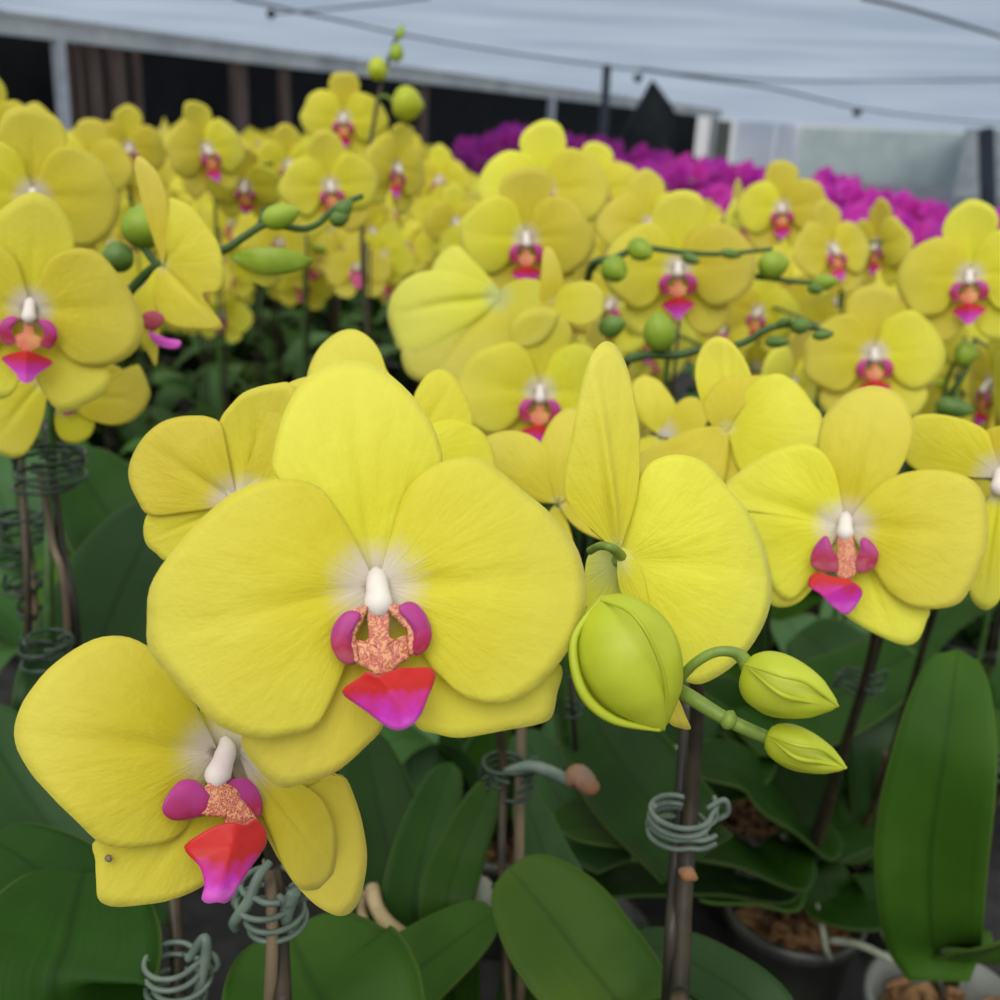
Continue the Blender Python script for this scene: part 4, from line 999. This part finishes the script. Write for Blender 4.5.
while v < 2.95:
    u = 2.5
    while u < 9.0:
        p = ux * u + vx * v + Vector((rnd.uniform(-.03, .03), rnd.uniform(-.03, .03), BENCH_Z))
        sx, sy, sz = scr(Vector((p.x, p.y, 1.35)))
        if 430 < sx < 1040 and (v < 2.6 or rnd.random() < .5):
            put_far(PP, 'p', p, rnd.uniform(-.9, .9), .86 + .045 * (u - 2.5) - .05 * (v - 2.1) + rnd.uniform(-.05, .05)); n_p += 1
        u += .17
    v += .21
# leafy plants between the near ones and the distant rows
LG = 'leafy orchid with stake and no open flower in view, under the yellow blooms'
for k in range(60):
    yy = rnd.uniform(.62, 1.5); xx = rnd.uniform(-.48 * yy, .5 * yy)
    if all((xx - a) ** 2 + (yy - b) ** 2 > .0165 for a, b in pots_used):
        o = new_plant('leafy_orchid', LG, xx, yy, 'leafy orchids among the flowering ones'); add_pot(o); add_leafset(o, k)
        hh = rnd.uniform(.25, .36)
        mb = MB(); tube(mb, [Vector((0, 0, .1)), Vector((.005, .004, .25)), Vector((.0, .0, hh))], .002, 6); link('stake', mb.mesh('stake', [M['stake']]), o)
print('plants', n_y, n_p, len(pots_used))

# ================================================================== the place
def box(mb, c, s, rot=0.0, mi=0):
    R = Matrix.Rotation(rot, 3, 'Z'); V = []
    for a in (-1, 1):
        for b in (-1, 1):
            for d in (-1, 1): V.append(Vector(c) + R @ Vector((a * s[0] / 2, b * s[1] / 2, d * s[2] / 2)))
    mb.add(V, [(0, 1, 3, 2), (4, 6, 7, 5), (0, 4, 5, 1), (2, 3, 7, 6), (0, 2, 6, 4), (1, 5, 7, 3)], None, mi); return mb
def thing(o, label, cat, group=None, kind=None):
    if label: o['label'] = label; o['category'] = cat
    if group: o['group'] = group
    if kind: o['kind'] = kind
    return o
M['concrete'] = simple('grey concrete floor', (0.30, 0.30, 0.30), 0.85, (0.20, 0.20, 0.205), 3, bump=0.2)
M['bench'] = simple('dark bench mesh', (0.035, 0.035, 0.035), 0.7, (0.015, 0.015, 0.015), 40, bump=0.3)
M['steel'] = simple('grey galvanised steel', (0.22, 0.23, 0.24), 0.45, (0.14, 0.15, 0.16), 20, metal=0.3)
M['beam'] = simple('weathered pale beam', (0.85, 0.82, 0.74), 0.7, (0.62, 0.61, 0.57), 2.5)
M['darkwall'] = simple('black shade wall', (0.010, 0.010, 0.011), 0.9, (0.005, 0.005, 0.006), 4)
M['brownpost'] = simple('brown timber', (0.22, 0.14, 0.11), 0.8, (0.13, 0.085, 0.068), 6, stretch=(3, 3, .3))
M['whitepost'] = simple('whitewashed post', (0.80, 0.80, 0.80), 0.7, (0.60, 0.60, 0.61), 6)
M['sheet'] = simple('grey green sheet', (0.52, 0.60, 0.60), 0.7, (0.44, 0.52, 0.53), 1.2, trans=0.35)
M['whitepanel'] = simple('white panel', (0.90, 0.92, 0.95), 0.6, (0.86, 0.88, 0.92), 1.0, trans=0.8)
M['wire'] = simple('dark wire', (0.05, 0.055, 0.07), 0.5, (0.03, 0.035, 0.045), 10)
M['blacknet'] = simple('black netting', (0.014, 0.016, 0.015), 0.9, (0.03, 0.032, 0.03), 5)
M['ochre'] = simple('ochre wall board', (0.20, 0.19, 0.13), 0.8, (0.16, 0.15, 0.11), 3)
# roof film: a translucent shade cloth that lets part of the sky through
m, nt, out = newmat('roof shade cloth')
tc = N(nt, 'ShaderNodeTexCoord'); mp = N(nt, 'ShaderNodeMapping'); mp.inputs['Scale'].default_value = (.35, .9, 1); mp.inputs['Rotation'].default_value = (0, 0, -1.0); L(nt, tc.outputs['Object'], mp.inputs[0])
nz = N(nt, 'ShaderNodeTexNoise', i_Scale=1.2, i_Detail=5.0); L(nt, mp.outputs[0], nz.inputs['Vector'])
rc = ramp(nt, nz.outputs[0], [(0.35, (0.56, 0.61, 0.68)), (0.65, (0.70, 0.74, 0.79))])
tl = N(nt, 'ShaderNodeBsdfTranslucent'); L(nt, rc.outputs[0], tl.inputs[0])
df = N(nt, 'ShaderNodeBsdfDiffuse'); L(nt, rc.outputs[0], df.inputs[0])
tp = N(nt, 'ShaderNodeBsdfTransparent'); tp.inputs[0].default_value = (0.8, 0.9, 1, 1)
m1 = N(nt, 'ShaderNodeMixShader'); m1.inputs[0].default_value = .25; L(nt, tl.outputs[0], m1.inputs[1]); L(nt, df.outputs[0], m1.inputs[2])
m2 = N(nt, 'ShaderNodeMixShader'); m2.inputs[0].default_value = .22; L(nt, m1.outputs[0], m2.inputs[1]); L(nt, tp.outputs[0], m2.inputs[2])
L(nt, m2.outputs[0], out.inputs[0]); M['roof'] = m

mb = MB(); box(mb, (5, 30, -.05), (90, 110, .1)); link('floor', mb.mesh('floor', [M['concrete']], False))['kind'] = 'structure'
def bench(v0, v1, u0, u1, label):
    c = ux * ((u0 + u1) / 2) + vx * ((v0 + v1) / 2); rot = atan2(vx.y, vx.x)
    e = bpy.data.objects.new('bench', None); COL.objects.link(e); e.location = (c.x, c.y, 0)
    thing(e, label, 'bench')
    mb = MB(); box(mb, (0, 0, BENCH_Z - .015), (v1 - v0, u1 - u0, .025), rot); link('bench_top', mb.mesh('bench_top', [M['bench']], False), e)
    R = Matrix.Rotation(rot, 3, 'Z')
    for a in (-1, 1):
        q = R @ Vector((a * ((v1 - v0) / 2 - .03), 0, 0)); mb = MB(); box(mb, (q.x, q.y, BENCH_Z - .06), (.03, u1 - u0, .06), rot); link('rail', mb.mesh('rail', [M['steel']], False), e)
        for b in (-1, -.35, .35, 1):
            q = R @ Vector((a * ((v1 - v0) / 2 - .06), b * ((u1 - u0) / 2 - .1), 0)); mb = MB(); box(mb, (q.x, q.y, .35), (.04, .04, .70), rot); link('leg', mb.mesh('leg', [M['steel']], False), e)
bench(-.75, 1.72, -.1, 6.6, 'long dark bench carrying the yellow orchids nearest the camera')
bench(-2.6, -.80, .6, 6.6, 'dark bench carrying yellow orchids nearer the dark wall')
bench(-4.6, -2.65, 1.6, 6.6, 'dark bench of yellow orchids close under the whitewashed post')
bench(2.02, 3.5, 1.8, 9.0, 'long dark bench carrying the purple orchids')

Zr = CAM.z + .90
# wall with beam: runs away to the right
hA, hB = on_z(0, 8, Zr), on_z(640, 98, Zr)
dirw = (hB - hA); dirw.z = 0; Lw = dirw.length; dirw.normalize(); rotw = atan2(dirw.y, dirw.x); nw = Vector((dirw.y, -dirw.x, 0))
A0 = Vector((hA.x, hA.y, 0)) - dirw * 3
Ltot = Lw * 1.16 + 3
def on_wall(px, y=100):
    """distance along the wall of picture column px"""
    r = ray(px, y); r = Vector((r.x, r.y, 0)); a = A0
    den = r.x * (-dirw.y) + r.y * dirw.x
    s = (r.x * a.y - r.y * a.x) / (r.y * dirw.x - r.x * dirw.y) if abs(r.y * dirw.x - r.x * dirw.y) > 1e-9 else 0
    return s
def wall_box(name, s0, s1, z0, z1, th, off, mat, kind=None):
    c = A0 + dirw * ((s0 + s1) / 2) + nw * off; mb = MB(); box(mb, (c.x, c.y, (z0 + z1) / 2), (s1 - s0, th, z1 - z0), rotw)
    o = link(name, mb.mesh(name, [M[mat]], False))
    if kind: o['kind'] = kind
    return o
s_end = on_wall(716)
wall_box('wall_back', 0, s_end, 0, Zr - .12, .12, -.55, 'darkwall', 'structure')
wall_box('trim_1', -1, s_end + .5, Zr - .24, Zr - .06, .10, .02, 'beam', 'structure')
wall_box('trim_2', -1, s_end + .5, Zr - .06, Zr - .02, .14, .04, 'beam', 'structure')
def post(px, w, mat, label, group=None, off=-.1):
    s = on_wall(px); d = scr(A0 + dirw * s + Vector((0, 0, 1.5)))[2]; wid = w / F * d * 1.15
    o = wall_box('post', s - wid / 2, s + wid / 2, 0, Zr - .24, .1, off, mat); return thing(o, label, 'post', group)
post(61, 8, 'whitepost', 'whitewashed post standing out before the dark wall', off=.02)
for px, w, lab in ((74, 6, 'thin brown post just right of the whitewashed post'), (85, 6, 'second brown post right of the whitewashed post'), (101, 13, 'wide brown post, leftmost wide one on the dark wall'), (124, 15, 'wide brown post between two dark gaps left of wing-like flower'),
                   (245, 16, 'wide brown post rising behind the pointed pale petal'), (290, 9, 'narrow brown post left of the tall bud stem'), (428, 9, 'dark brown post right of the tall bud stem'), (144, 5, 'very thin dark brown post right of the wide posts')):
    post(px, w, 'brownpost', lab)
post(551, 7, 'whitepost', 'pale short post where the purple flowers begin', off=.02)
post(715, 6, 'beam', 'pale post at the far end of dark wall', off=.05)
wall_box('wall_far', s_end + .2, on_wall(736), 0, Zr - .3, .1, -.1, 'ochre', 'structure')
# far end: white panels and the grey sheet
def pane_wall(name, x0, x1, ytop0, ytop1, ztop, mat, label=None, cat=None, kind=None, zb=0.0, d0=None):
    a, b = (on_z(x0, ytop0, ztop), on_z(x1, ytop1, ztop))
    dv = b - a; L_ = math.hypot(dv.x, dv.y); c = (a + b) / 2; mb = MB()
    box(mb, (c.x, c.y, (ztop + zb) / 2), (L_, .08, ztop - zb), atan2(dv.y, dv.x)); o = link(name, mb.mesh(name, [M[mat]], False))
    return thing(o, label, cat, kind=kind)
Zt = Zr - .02
pane_wall('white_panel', 737, 776, 121, 123, Zt, 'whitepanel', 'wide white sheet panel hanging at the far end behind purple flowers', 'panel')
pane_wall('white_panel', 779, 801, 123, 125, Zt, 'whitepanel', 'narrow white sheet panel between wide white one and grey sheet', 'panel')
pane_wall('grey_sheet', 802, 968, 127, 133, Zr - .02, 'sheet', 'large grey green plastic sheet closing the far end', 'sheet')
pane_wall('wall_right', 966, 1100, 128, 134, Zr - .02, 'beam', kind='structure')
# dark strips beside the sheet
def pole(px, y0, y1, d, r, mat, label, cat='pole', name='pole', lean=None):
    a = P(px, y1, d); b = P(lean if lean else px, y0, d); a = Vector(a)
    t = (b - a).normalized(); a2 = a - t * (a.z / t.z) if t.z > .2 else a
    mb = MB(); tube(mb, [a2, b], r, 8, 2); return thing(link(name, mb.mesh(name, [M[mat]])), label, cat)
pole(603, 66, 140, 9.0, .035, 'wire', 'dark upright pole rising from the purple flowers to the roof', lean=607)
pole(988, 130, 200, 12.0, .09, 'wire', 'dark upright pole beside the grey sheet at the picture edge', lean=986)
pole(268, 40, 60, 9.0, .01, 'wire', 'thin dark upright rod in front of pale beam') if False else None
# black netting draped over a ridge
net_top = P(654, 82, 10.0)
mb = MB()
ridge = [P(618, 150, 10.2), P(634, 118, 10.1), P(654, 82, 10.0), P(672, 108, 9.9), P(684, 134, 9.8), P(684, 158, 9.8)]
V = []; nr = 10
for i, p in enumerate(ridge):
    for j in range(nr):
        t = j / (nr - 1); V.append(Vector((p.x, p.y + t * .3, p.z)) + Vector((0, .04 * sin(j * 2.2 + i), -.03 * sin(j * 1.7))))
Fc = [(i * nr + j, i * nr + j + 1, (i + 1) * nr + j + 1, (i + 1) * nr + j) for i in range(len(ridge) - 1) for j in range(nr - 1)]
mb.add(V, Fc)
# front and back gable cloth
for off in (0, .29):
    fr = [Vector((p.x, p.y + off, p.z)) for p in ridge]; n0 = len(fr); mb.add(fr + [Vector((fr[-1].x, fr[-1].y, 1.0)), Vector((fr[0].x, fr[0].y, 1.0))], [tuple(range(n0 + 2))])
thing(link('netting', mb.mesh('netting', [M['blacknet']]), None, .01), 'black netting hung in a peaked tent shape behind purple flowers', 'netting')

# roof
def flat(name, pts, mat, kind):
    mb = MB(); n = len(pts); mb.add(pts + [p + Vector((0, 0, .004)) for p in pts], [tuple(range(n))[::-1], tuple(range(n, 2 * n))] + [(i, (i + 1) % n, n + (i + 1) % n, n + i) for i in range(n)])
    o = link(name, mb.mesh(name, [M[mat]], False)); o['kind'] = kind; return o
e0 = A0 + Vector((0, 0, Zr)); e1 = A0 + dirw * (s_end + 6) + Vector((0, 0, Zr))
flat('ceiling', [Vector((26, 4.4, Zr)), Vector((26, on_z(1000, 134, Zr).y, Zr)), on_z(1000, 134, Zr), on_z(735, 121, Zr), e0, Vector((e0.x - 3.4, 4.41, Zr))], 'roof', 'structure')
# wires under the roof
def wire(pts, r, label):
    mb = MB(); tube(mb, [on_z(x, y, Zr - .03) for x, y in pts], r, 6, 24); return thing(link('wire', mb.mesh('wire', [M['wire']])), label, 'wire')
wire([(235, -2), (300, 12), (430, 40), (560, 60), (640, 70), (760, 80), (880, 81), (1005, 80)], .012, 'long sagging wire crossing the whole roof cloth')
wire([(640, 69), (700, 78), (780, 90), (857, 108), (930, 118), (1005, 124)], .02, 'wire under the roof descending towards the grey sheet')
wire([(270, 14), (340, 8), (430, -2)], .008, 'short wire near the top edge left of centre')
wire([(862, -2), (920, 12), (1005, 38)], .012, 'thick dark wire cutting the upper right roof corner')
for px, py, lab in ((271, 14, 'small dark clamp where two wires meet near the beam'), (857, 112, 'small dark clamp on the descending wire above grey sheet'), (638, 78, 'small dark clamp on the wire beside the netting peak')):
    q = on_z(px, py, Zr - .05); d = (q - CAM).length; mb = MB(); s = 4.2 / F * d
    tube(mb, [q + Vector((0, 0, s * .9)), q + Vector((0, 0, s * .2)), q - Vector((0, 0, s * .4)), q - Vector((0, 0, s))], [s * .5, s, s * .9, s * .3], 8, 12)
    thing(link('wire_clamp', mb.mesh('wire_clamp', [M['wire']])), lab, 'clamp')
# ================================================================== light and camera
w = bpy.data.worlds.new('World'); S.world = w; w.use_nodes = True
nt = w.node_tree; bg = nt.nodes['Background']
tc = nt.nodes.new('ShaderNodeTexCoord'); sp = nt.nodes.new('ShaderNodeSeparateXYZ'); nt.links.new(tc.outputs['Generated'], sp.inputs[0])
r = ramp(nt, sp.outputs[2], [(0.0, (0.60, 0.61, 0.62)), (0.5, (0.92, 0.94, 0.97)), (1.0, (0.94, 0.96, 0.98))]); nt.links.new(r.outputs[0], bg.inputs[0]); bg.inputs[1].default_value = 1.0
sun = bpy.data.lights.new('sun', 'SUN'); sun.energy = 2.3; sun.angle = radians(55); sun.color = (1, .98, .94)
so = bpy.data.objects.new('sun', sun); COL.objects.link(so); so.rotation_euler = (radians(38), radians(-12), 0)
cd = bpy.data.cameras.new('Camera'); co = bpy.data.objects.new('Camera', cd); COL.objects.link(co)
cd.sensor_width = 36; cd.lens = F / 1000 * 36; cd.clip_start = .01; cd.clip_end = 300
mt = Matrix((RC, UC, -FW)).transposed().to_4x4(); mt.translation = CAM; co.matrix_world = mt
cd.dof.use_dof = True; cd.dof.focus_distance = .29; cd.dof.aperture_fstop = 15
S.camera = co
S.view_settings.view_transform = 'Standard'; S.view_settings.look = 'None'; S.view_settings.gamma = 1; S.view_settings.use_curve_mapping = False
S.view_settings.exposure = -0.17
bpy.context.view_layer.update()
S.cycles.max_bounces = 8; S.cycles.diffuse_bounces = 4; S.cycles.transmission_bounces = 6; S.cycles.transparent_max_bounces = 8
